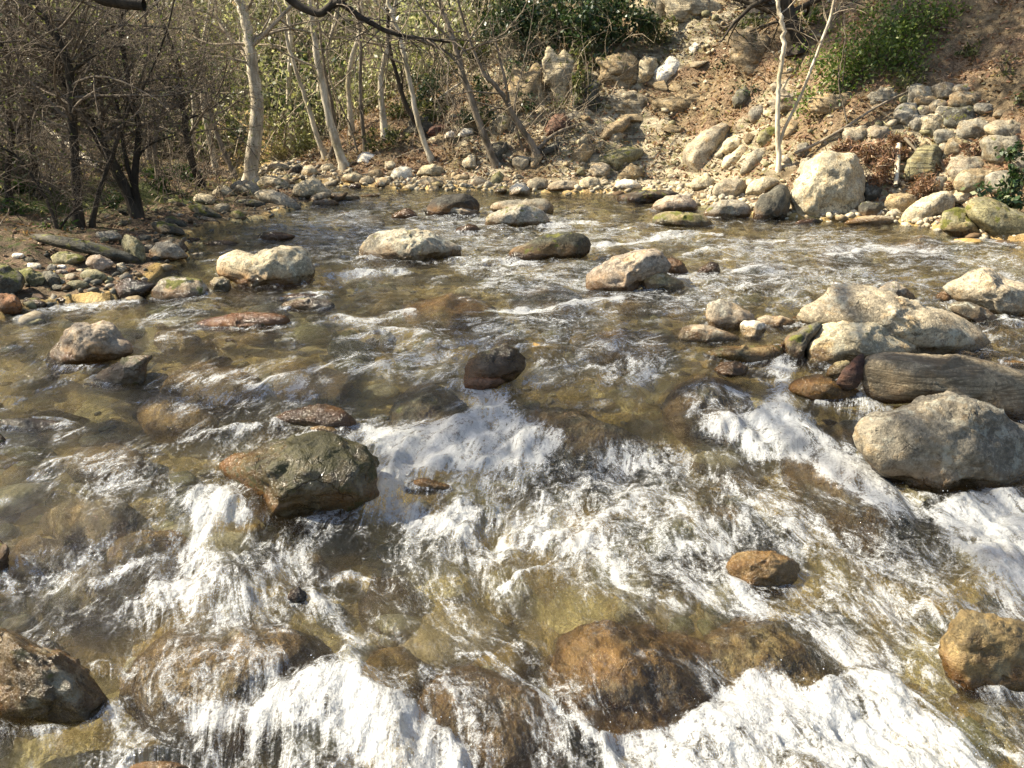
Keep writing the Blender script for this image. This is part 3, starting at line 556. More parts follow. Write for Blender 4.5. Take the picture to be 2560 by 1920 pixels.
rock(K, 'C', "290,1180 320,1130 400,1095 480,1100 520,1140 500,1200 400,1222 320,1217", 'pale', "mottled pale rock at the waterline under the oblong grey-white boulder", None, a=5, m=.2)
rock(K, 'C', "140,1140 190,1095 270,1080 310,1110 290,1160 200,1170", 'cream', "yellowish white stone at the waterline below the leaning boulder", None, a=5, m=.15)
rock('rock', 'C', "420,620 450,550 500,520 540,560 545,620 500,680 440,670", 'slate', "dark shaded boulder half buried high on the leafy slope", None, a=5, m=.3)
rock('rock', 'C', "510,710 540,660 600,640 630,680 600,740 540,760", 'grey', "mossy grey rock below the shaded boulder on the leafy slope", None, a=5, m=.3)
rock('rock', 'C', "645,530 670,505 710,500 735,530 720,565 670,572", 'pale', "pale stone lodged on the slope between the forked sapling's stems", None, a=4)
rock('rock', 'C', "-90,520 -60,440 0,390 30,350 60,340 90,380 115,410 105,460 60,500 0,520 -60,540", 'white', "bright white rock face high in the middle of the slope", "the bright white rock face", a=7, l=0, d=.6)
rock('rock', 'C', "150,340 155,290 190,262 225,265 222,310 190,345", 'white', "small white block up and right of the bright white rock face", None, a=6, l=0)
rock(B, 'C', "1480,1100 1500,980 1560,910 1680,885 1720,960 1750,1060 1680,1092 1560,1102", 'olive', "striped slab of dark rock standing on edge behind the dead bracken", "the striped slab", a=6, b=1)
# stacked boulders on the right slope
for i, (bx, cl, mm, lb) in enumerate([
    ("1480,530 1650,635", 'lgrey', .1, "grey rounded stone at the top left corner of the stacked boulders"),
    ("1650,515 1795,605", 'pale', .1, "pale stone second from the left on the top row of stacked boulders"),
    ("1780,520 1900,575", 'grey', .2, "small dark grey stone third along the top row of stacked boulders"),
    ("1540,592 1682,658", 'tan', .1, "flat tan stone under the top left corner of the stacked boulders"),
    ("1428,640 1562,765", 'lgrey', .1, "large triangular stone at the left end of the stacked boulders"),
    ("1556,652 1640,712", 'pale', .1, "small round stone inside the upper left of the stacked boulders"),
    ("1618,620 1742,702", 'pale', .1, "pale rounded stone in the second row of the stacked boulders"),
    ("1680,655 1785,725", 'lgrey', .1, "flat oval stone in the middle of the stacked boulders"),
    ("1755,568 1992,662", 'tan', .1, "long smooth tan stone at the upper right of the stacked boulders"),
    ("1515,712 1612,805", 'lgrey', .1, "round grey stone low on the left side of the stacked boulders"),
    ("1588,702 1742,818", 'cream', .0, "brightest cream stone low in the stacked boulders"),
    ("1738,655 1955,795", 'slate', .35, "dark angular stone in the heart of the stacked boulders"),
    ("1808,738 2032,855", 'lgrey', .1, "broad smooth boulder in the lower row of the stacked boulders"),
    ("1988,745 2260,855", 'pale', .1, "wide pale boulder at the lower right end of the stacked boulders"),
    ("1668,798 1802,882", 'lgrey', .1, "grey stone right below the dark angular one in the stacked boulders"),
    ("1728,856 1852,965", 'tan', .0, "tan stone just above the dead bracken's right side"),
    ("1955,838 2185,1005", 'lgrey', .1, "big block-shaped grey boulder on the right slope under the stack"),
    ("2150,940 2330,1060", 'lgrey', .1, "grey boulder cut by the right edge under the stack"),
    ("1755,978 1992,1112", 'pale', .1, "pale low boulder right of the striped slab"),
    ("1800,1040 2100,1185", 'tan', .1, "wide tan boulder above the long dark mossy boulder at the right"),
    ("2000,1060 2260,1200", 'lgrey', .1, "grey shaded boulder behind the dark green shrub at the right edge"),
    ("2025,676 2115,724", 'tan', .1, "small tan stone off the right end of the stacked boulders"),
    ("1900,640 2040,700", 'lgrey', .1, "thin grey stone under the long smooth one at upper right of the stack"),
    ("1690,880 1765,935", 'pale', .0, "little pale stone over the striped slab's corner"),
    ("1375,760 1475,802", 'tan', .0, "flat tan stone left of the stacked boulders' foot"),
    ("1250,780 1400,860", 'pale', .0, "half-buried pale rock above the dead bracken"),
    ("1095,775 1250,880", 'pale', .0, "half-buried pale rock above the great pale boulder"),
    ("820,880 900,960", 'lgrey', .0, "pale lump of rock between the sapling and the great pale boulder"),
    ("830,980 960,1090", 'pale', .0, "pale shoulder of rock behind the great pale boulder's left side"),
    ("1650,1090 1750,1170", 'grey', .1, "grey stone in the bracken's shade above the cream boulder"),
    ("1210,1120 1330,1240", 'slate', .1, "dark rock in the gap right of the great pale boulder"),
    ("1200,1250 1340,1330", 'slate', .1, "dark stone at the waterline right of the great pale boulder")]):
    q_ = np.array([float(z) for z in bx.replace(' ', ',').split(',')]); gx, gy = (q_[2] - q_[0]) * .08, (q_[3] - q_[1]) * .10; bx = '%f,%f %f,%f' % (q_[0] - gx, q_[1] - gy, q_[2] + gx, q_[3] + gy)
    cl = tuple(.74 * z for z in COLS[cl])
    rock(B if i not in (2, 5, 21, 23) else K, 'C', bx, cl, lb, None, m=mm + .12, a=7, l=.25, group='stacked boulders on the right slope' if i < 16 else None, d=.75)
# ---- right foreground
rock(B, 'F', "800,560 880,510 980,470 1040,400 1110,372 1200,380 1290,400 1400,440 1500,480 1600,510 1720,540 1820,580 1900,630 1970,680 2000,750 1980,820 1900,820 1700,830 1500,800 1300,720 1100,660 900,620", 'pale', "huge long pale boulder lying across the right of the stream", "the huge long pale boulder", a=4, l=.4, d=.8, st=.2)
rock(B, 'F', "845,860 870,760 920,690 980,620 1060,605 1130,620 1200,605 1290,620 1400,670 1520,720 1600,780 1560,850 1400,860 1220,850 1130,860 1050,870 950,892 880,882", 'cream', "cream knobbly boulder in front of the huge long pale boulder", "the cream knobbly boulder", a=7, l=.3, m=.12, d=.75)
rock(B, 'F', "1225,900 1230,840 1280,795 1400,785 1600,795 1800,810 2000,850 2212,910 2300,940 2320,1230 2212,1205 2050,1150 1900,1090 1750,1060 1600,1065 1450,1085 1330,1085 1240,1035", (.27, .225, .145), "smooth log-shaped boulder with wavy grey and brown stripes at the right", "the striped log-shaped boulder", a=1, b=1, l=.05, d=.8, e=.8, amp=.6)
rock(B, 'F', "1195,1310 1220,1220 1300,1170 1450,1140 1550,1110 1620,1065 1730,1050 1850,1090 1980,1150 2100,1200 2230,1260 2330,1320 2330,1700 2150,1640 1900,1600 1700,1600 1500,1540 1300,1490 1220,1400", (.235, .21, .165), "huge grey granite boulder with tan blotches in the right foreground", "the huge grey granite boulder", a=5, l=.30, w=.30, st=.4, d=.7)
rock('rock', 'F', "1290,1500 1310,1450 1400,1430 1480,1460 1560,1530 1600,1600 1480,1600 1350,1570", 'brown', "brown grainy rock at the foot of the huge grey granite boulder", None, w=.8, a=3)
rock('rock', 'F', "760,1020 790,975 860,940 940,930 1040,950 1120,990 1200,1020 1230,1070 1180,1102 1050,1097 940,1092 840,1062", 'gold', "wet golden brown rock beside the rushing chute at the right", "the wet golden rock by the chute", w=.9, a=3, st=.8)
rock(K, 'F', "995,925 1020,880 1070,845 1130,840 1160,880 1130,930 1060,960", 'olive', "smooth olive and cream stone behind the wet golden rock by the chute", None, a=1)
rock('driftwood_chunk', 'F', "1060,965 1100,900 1150,850 1200,800 1230,798 1225,880 1235,920 1180,985 1120,1003", (.06, .028, .02), "dark red-brown rotten wood chunk leaning on the striped log-shaped boulder", None, a=6, b=.8, l=0, cat='driftwood', d=.5, push=-.1, base=pts('F', "0,1060")[0, 1])
rock(B, 'F', "270,600 265,530 280,485 340,472 420,490 480,520 545,560 560,600 480,630 470,668 380,645 290,632", 'lgrey', "grey speckled upright stone in the pebble islet right of centre", "the grey speckled upright stone", a=4, l=.4)
rock(K, 'F', "470,650 468,615 500,595 560,595 610,605 628,640 605,690 570,715 520,710 490,685", 'white', "white egg-like stone sitting on the small islet", "the white egg-like stone", a=1, l=0, st=0, d=.9)
rock('rock', 'F', "555,590 620,565 720,565 800,590 820,620 800,650 720,670 640,660", 'pale', "flat pale rock right of the white egg-like stone", None, a=4)
rock('rock', 'F', "88,680 110,630 180,615 270,625 360,655 440,680 480,710 380,732 250,744 150,744 100,712", 'pale', "mottled brown and white rock left of the white egg-like stone", None, a=6, w=.35, l=.4)
rock('rock', 'F', "220,800 280,775 380,755 480,755 580,750 700,735 740,780 730,850 620,862 480,862 340,832 250,817", 'olive', "low green-brown mossy rock below the white egg-like stone", None, m=.5, w=.5, a=3)
rock('rock', 'F', "715,760 750,700 830,650 920,610 985,605 960,650 910,700 870,760 850,860 780,872 730,830", 'slate', "dark mossy slab wedged under the left end of the cream knobbly boulder", None, m=.5, a=4, push=.05)
rock(B, 'F', "1720,400 1760,350 1850,330 1930,290 1990,275 2060,290 2110,330 2200,360 2300,400 2320,560 2212,602 2080,592 2000,540 1900,500 1790,460", 'pale', "pale brown-stained boulder cut by the right edge above the huge long one", "the brown-stained boulder at the right edge", a=5, st=1, l=.3)
rock('rock', 'F', "1720,510 1780,475 1880,485 1970,520 2030,560 2068,620 2040,652 1960,652 1900,610 1820,570", 'slate', "dark mottled rock between the huge long boulder and the right edge", None, a=4, l=.5, m=.2)
rock('rock', 'F', "1315,400 1370,360 1420,350 1480,390 1540,440 1560,490 1440,470", 'lgrey', "mottled rock peeping over the back of the huge long boulder", None, a=5, m=.2)
rock(K, 'F', "1665,450 1690,420 1740,405 1790,430 1800,470 1730,480", 'pink', "small pinkish stone beside the brown-stained boulder at the right edge", None, a=3)
rock('rock', 'F', "1370,155 1400,120 1500,70 1580,50 1660,60 1740,90 1770,140 1680,165 1500,168", 'brown', "glossy red-brown drowned rock below the green mossy rock", None, w=1, o=1, a=3)
rock('rock', 'F', "930,170 980,130 1060,108 1160,105 1240,120 1230,160 1140,185 1020,195", 'dark', "dark drowned ledge left of the white splash on the far right water", None, w=1, o=1, a=2)
rock('rock', 'F', "0,1090 20,1000 80,940 200,915 340,930 460,970 540,1040 560,1120 440,1180 280,1200 120,1180", 'slate', "dark drowned boulder with a curtain of white drops at its lip", "the drowned boulder with a water curtain", w=1, o=1.6, a=1)
rock('rock', 'F', "310,890 360,850 440,845 520,880 500,930 420,945 340,930", 'slate', "dark wet rock between the mossy rock and the rushing chute", None, w=1, a=3)
rock(K, 'F', "2030,868 2070,845 2140,840 2230,850 2240,885 2130,895", 'gold', "small golden stone in shallow water at the right edge", None, a=4)
rock('rock', 'F', "420,270 460,220 560,200 680,215 760,250 700,280 560,290 450,290", 'slate', "drowned grey hump right of the black angular rock", None, w=1, o=1, a=1)
rock('rock', 'N', "480,980 560,920 680,905 800,930 860,990 830,1060 700,1080 560,1060", 'tan', "tan wet rock in the pool between the chute and the granite boulder", None, w=1, o=.6, a=3)
# ---- foreground
rock(B, 'O', "462,1012 490,985 560,960 640,945 720,945 780,960 812,1000 810,1060 770,1085 740,1102 700,1127 640,1132 580,1112 530,1082 490,1042", 'olive', "big boulder with dark moss and yellow lichen in the left foreground rapids", "the big mossy boulder in the rapids", m=.72, w=1, a=6, st=1, l=.5, d=.8)
rock('rock', 'H', "485,530 500,480 580,450 680,470 770,500 760,525 620,537", 'gold', "small golden brown rock poking out of the broad foam left of centre", None, w=1, a=4)
rock(B, 'I', "480,500 530,430 620,418 760,425 870,440 920,490 905,560 820,630 700,662 600,652 520,592", (.46, .35, .17), "golden sunlit rock in the rapids at lower right of centre", "the golden sunlit rock", w=.6, a=6, st=.5)
rock(B, 'I', "-60,360 0,300 150,210 300,180 450,165 600,175 700,240 730,340 640,370 400,370 200,400 60,420", 'olive', "brown-green ledge with water spilling over it above the golden sunlit rock", None, w=1, o=1, a=3, m=.2)
rock(B, 'I', "1750,1020 1765,920 1800,830 1850,780 1930,758 2010,775 2100,810 2212,840 2330,880 2330,1270 2212,1240 2050,1245 1900,1215 1790,1120", (.36, .27, .12), "amber and brown grained boulder cut by the lower right edge", "the amber boulder at the lower right", a=3, st=1, w=.5, b=.3, d=.7)
rock(B, 'G', "-140,840 0,840 100,880 250,950 400,1020 500,1090 560,1180 620,1280 560,1322 400,1362 200,1422 0,1442 -140,1442", (.22, .17, .09), "large dark brown speckled boulder at the lower left edge", "the dark speckled boulder at the lower left", a=6, m=.3, w=.6, l=.6, st=.8, d=.7)
rock('rock', 'G', "-70,390 -40,350 0,340 50,400 50,500 0,547 -70,560", 'dark', "dark stone cut by the left edge in the foreground", None, m=.3, w=.4)
rock('rock', 'G', "180,560 240,470 400,420 600,400 740,420 800,470 700,560 560,620 350,640 220,620", 'olive', "pale green flat rock under thin water in the left foreground", None, w=1, o=.7, a=3, d=.7)
rock(B, 'G', "700,1150 780,960 960,820 1250,760 1550,760 1800,830 1960,980 1900,1080 1700,1180 1560,1290 1300,1350 1000,1330 800,1260", (.30, .22, .12), "broad brown drowned boulder left of the lower centre, water pouring off its front", "the broad drowned boulder at lower left", w=1, o=1, a=2, d=.8)
rock('rock', 'G', "1650,690 1670,635 1720,620 1765,650 1760,710 1700,735", 'dark', "small black rock beside the twisted white spray lower left", None, w=1, a=4)
rock('rock', 'G', "1610,370 1660,330 1750,320 1850,340 1885,380 1800,402 1680,400", 'pale', "grainy pale wet rock under the big mossy boulder", None, w=1, o=.6, a=3, l=.4)
rock('rock', 'G', "700,1690 760,1640 860,1620 980,1625 1080,1650 1130,1700 1000,1760 800,1760", 'tan', "tan rock top cut by the bottom edge left of centre", None, w=.6, o=0, a=2)
rock(B, 'O', "1195,1440 1210,1350 1290,1325 1400,1330 1500,1360 1570,1400 1560,1480 1480,1530 1350,1545 1250,1520", (.24, .14, .055), "big amber-brown drowned boulder at lower centre with water falling down its face", "the big amber drowned boulder", w=1, o=.95, a=2, b=.3, d=.85)
rock(B, 'O', "1480,1420 1540,1340 1640,1310 1760,1350 1830,1420 1800,1470 1700,1500 1600,1500", (.30, .24, .14), "brown speckled drowned rock right of the big amber drowned boulder", None, w=1, o=1, a=4, d=.8)
rock(B, 'O', "890,1520 940,1440 1020,1410 1120,1440 1200,1510 1230,1580 1120,1640 980,1640 900,1590", (.24, .16, .09), "reddish brown drowned rock ringed by a curl of white water at the bottom centre", None, w=1, o=1, a=3, d=.8)
rock('rock', 'O', "770,1400 800,1355 870,1345 930,1380 910,1430 830,1440", 'gold', "orange-tan rock seen through clear water below the broad foam", None, w=1, o=.5, a=1)
rock('rock', 'O', "1500,1090 1560,1060 1640,1090 1700,1140 1640,1165 1540,1160", 'slate', "dark ledge under fast water in the lower right rapids", None, w=1, o=1, a=2)
rock(B, 'O', "1120,920 1180,880 1280,880 1400,930 1390,970 1260,985 1150,960", 'slate', "blue-black boulder under smooth fast water right of the foam", None, w=1, o=1, a=1)
rock(B, 'O', "1700,960 1780,950 1900,1010 1960,1080 1990,1140 1900,1150 1780,1080 1700,1010", 'slate', "dark sloping slab under the chute at the right", None, w=1, o=1, a=1, d=.6)
# ---- left bank
rock('rock', 'D', "110,60 300,60 420,85 560,110 700,150 800,180 870,200 870,240 810,250 700,220 560,180 430,160 300,130 200,100", 'slate', "long grey slab with moss patches lying on the left bank by the water", "the long mossy slab on the left bank", m=.5, b=.7, a=4, d=.6)
rock(B, 'D', "745,110 770,65 840,90 880,140 895,210 880,240 830,235 790,190 750,150", 'olive', "upright olive block at the water end of the long mossy slab", None, a=5)
rock(K, 'D', "560,90 600,50 690,40 750,60 770,90 720,105 640,110 590,105", 'lgrey', "layered grey stone on top of the long mossy slab", None, a=5, b=.5)
rock(B, 'D', "905,210 930,160 970,115 1040,110 1100,140 1140,180 1160,205 1100,217 1000,230 930,230", 'lgrey', "grey and tan boulder on the left waterline at the bend of the bank", "the grey and tan boulder on the left waterline", a=4, st=1)
rock(B, 'D', "950,120 990,90 1060,85 1120,105 1160,150 1165,185 1100,180", 'slate', "darker mottled rock behind the grey and tan boulder on the left waterline", None, a=4, m=.3, push=.1)
rock(K, 'D', "522,240 540,200 580,190 650,205 710,240 690,280 640,300 560,272", 'pink', "pinkish angular stone at the left waterline below the long mossy slab", None, a=7)
rock(K, 'D', "300,200 350,172 430,175 500,190 530,215 480,240 400,252 330,240", 'olive', "bright green moss-covered stone with white patches on the left bank", None, m=.7, a=4)
rock(K, 'D', "485,310 530,280 590,280 650,310 660,340 600,358 520,347", 'olive', "smooth olive pebble-shaped stone on the left shingle", None, a=1)
rock(K, 'D', "700,290 720,245 760,238 795,280 760,302", 'lgrey', "small white-stained stone at the tip of the left shingle", None, a=5, m=.3)
rock(K, 'D', "258,380 262,290 310,285 370,330 365,385 310,395", 'slate', "dark triangular stone beside the mossy rock on the left shingle", None, a=6)
rock('rock', 'D', "110,290 180,270 250,300 290,340 270,380 200,394 130,350", 'olive', "rounded mossy rock on the left shingle", None, m=.6, a=3)
rock(B, 'D', "-120,300 -60,250 20,240 110,290 150,340 130,400 60,440 -120,440", 'slate', "large moss-covered rock mass at the left edge of the bank", None, m=.75, a=5)
rock(K, 'D', "390,380 430,350 490,345 550,365 540,395 450,400", 'olive', "flat wet stone at the left waterline under the smooth olive one", None, a=3, b=.6)
rock('rock', 'D', "-120,540 -60,450 0,425 90,440 135,490 120,550 40,570 -60,570", 'rust', "rust brown rock at the left edge just above the white riffle", None, a=4, w=.4)
rock(K, 'D', "190,470 200,425 260,430 330,480 300,497 240,490", 'brown', "thin brown wedge-shaped stone left of the white riffle", None, a=6)
rock(K, 'D', "130,500 150,462 220,455 290,490 280,525 190,530", 'slate', "dark stone with white moss at the start of the white riffle", None, m=.4, l=.6, a=4)
for i, (bx, cl, lb) in enumerate([
    ("155,238 258,282", 'white', "white pebble beside the rounded mossy rock on the left shingle"),
    ("285,248 352,288", 'lgrey', "grey pebble under the moss-covered stone on the left shingle"),
    ("340,280 418,312", 'pink', "flat pinkish pebble in the middle of the left shingle"),
    ("415,268 468,308", 'rust', "small rust red pebble on the left shingle"),
    ("400,304 472,348", 'pale', "pale pebble right of the dark triangular stone"),
    ("465,275 520,300", 'pale', "small pale pebble left of the smooth olive stone"),
    ("70,178 150,215", 'white', "flat white stone near the left edge above the shingle"),
    ("350,250 410,280", 'white', "white pebble touching the moss-covered stone's foot"),
    ("140,205 210,240", 'slate', "dark flat pebble above the white pebble"),
    ("310,372 400,410", 'slate', "flat dark stone at the lower edge of the left shingle"),
    ("320,445 410,490", 'tan', "wet tan stone in the shallows above the white riffle"),
    ("885,125 940,170", 'pale', "pale stone between the olive block and the grey and tan boulder"),
    ("830,66 935,112", 'slate', "dark mossy stone above the olive block on the left bank")]):
    rock(K, 'D', bx, cl, lb, None, a=3, m=.0 if i < 12 else .4, d=.9)
rock(B, 'A', "925,1365 1000,1360 1080,1385 1135,1420 1135,1445 1050,1452 980,1440 940,1400", 'slate', "dark mossy boulder jutting into the water on the left bank", "the dark mossy boulder on the left bank", m=.5, a=3)
rock('rock', 'A', "1000,1335 1060,1330 1130,1360 1160,1400 1100,1402 1040,1377", 'slate', "mossy slab resting behind the dark jutting boulder on the left bank", None, m=.5, a=4)
rock('rock', 'A', "1150,1260 1230,1255 1300,1290 1370,1330 1340,1347 1240,1332 1180,1300", 'slate', "long thin mossy slab on the left bank", None, m=.55, a=4, d=.6)
rock('rock', 'A', "1230,1325 1300,1340 1360,1365 1330,1387 1270,1377", 'grey', "grey flat stone in front of the long thin mossy slab", None, m=.2, a=4)
rock(K, 'A', "1020,1222 1105,1267", 'olive', "round mossy stone uphill of the left bank slabs", None, m=.6, a=3)
rock('rock', 'A', "1185,1225 1210,1192 1270,1188 1310,1200 1330,1225 1310,1252 1220,1252 1190,1245", 'cream', "pale flat-topped block on the left bank beach", None, a=6)
rock('rock', 'A', "1300,1185 1340,1145 1380,1138 1420,1160 1445,1195 1400,1207 1320,1207", 'cream', "pale pointed rock left of the big pale tree's foot", None, a=6)
rock('rock', 'A', "1405,1330 1420,1300 1465,1285 1500,1320 1530,1345 1500,1362 1430,1360", 'olive', "moss-green pointed rock at the water's edge of the left beach", None, m=.75, a=5)
rock(K, 'A', "1315,1250 1415,1312", 'pale', "rounded pale stone sunk in the left beach", None, a=3)
rock(B, 'A', "1410,1140 1470,1110 1540,1115 1590,1150 1600,1190 1560,1207 1490,1202 1430,1172", 'lgrey', "grey shaded boulder at the foot of the big pale tree", None, a=3)
rock(B, 'A', "1560,1190 1600,1165 1680,1170 1760,1200 1820,1240 1860,1270 1800,1287 1700,1262 1600,1232", 'lgrey', "long smooth grey boulder sloping into the far water below the pale tree", "the long smooth grey boulder", a=2)
rock('rock', 'A', "1420,1245 1480,1225 1560,1225 1650,1250 1640,1272 1500,1272", 'slate', "dark mossy slab in front of the long smooth grey boulder", None, m=.5, a=3)
rock(K, 'A', "1700,1258 1740,1250 1825,1285 1790,1294", 'brown', "thin brown slab at the tip of the left beach", None, a=3)
rock(B, 'A', "1800,1185 1810,1140 1870,1110 1920,1085 1960,1110 2000,1150 2040,1180 2020,1212 1950,1227 1850,1232 1810,1217", 'cream', "sunlit cream pyramid-shaped boulder on the bar in the far water", "the cream pyramid-shaped boulder", a=6)
rock('rock', 'A', "1880,1245 1910,1205 1980,1180 2040,1185 2030,1212 1950,1240", 'grey', "grey wedge leaning on the cream pyramid-shaped boulder", None, a=5)
rock('rock', 'A', "1890,1262 1930,1235 2000,1222 2060,1232 2100,1255 2000,1267", 'lgrey', "flat grey rock in front of the cream pyramid-shaped boulder", None, a=3, d=.6)
rock('rock', 'A', "1575,1120 1620,1090 1700,1085 1760,1110 1785,1145 1740,1162 1650,1152 1590,1142", 'cream', "broad sunlit slab right of the big pale tree", None, a=5)
rock('rock', 'A', "1850,1060 1870,1025 1910,1013 1950,1040 1945,1080 1890,1094", 'cream', "round white boulder on the far bank past the pale tree", None, a=3)
rock('rock', 'A', "1750,1075 1790,1030 1840,1010 1862,1040 1850,1080", 'dark', "black jagged rock beside the round white boulder of the far bank", None, a=6)
rock('rock', 'A', "1950,1045 1980,1012 2040,1005 2060,1030 2010,1064", 'cream', "pale slab right of the round white boulder on the far bank", None, a=6)
rock('rock', 'A', "1580,1450 1610,1425 1700,1425 1800,1440 1830,1455 1780,1475 1680,1487 1620,1482", 'dark', "low black rock in the riffle left of centre", None, w=.8, a=4)
rock('rock', 'A', "1230,1495 1300,1478 1400,1476 1470,1490 1450,1512 1300,1514", 'slate', "flat dark hump in the riffle near the left bank", None, w=1, a=2)
rock('rock', 'A', "1130,1472 1170,1460 1220,1462 1240,1475 1170,1482", 'dark', "sliver of dark rock in the riffle next to the dark mossy boulder", None, w=1, a=2)
rock('rock', 'A', "1510,1500 1560,1465 1620,1458 1645,1490 1600,1512", 'tan', "tan drowned rock left of the low black rock", None, w=1, o=.6, a=2)
rock('rock', 'A', "1800,1500 1850,1440 1940,1420 2030,1440 2080,1490 1980,1520 1860,1520", 'slate', "drowned grey hump right of the low black rock", None, w=1, o=.9, a=2)
rock('rock', 'E', "210,330 250,290 300,270 360,290 410,320 340,345", 'grey', "drowned rock raising a small wave at the head of the upper riffle", None, w=1, o=.9, a=3)
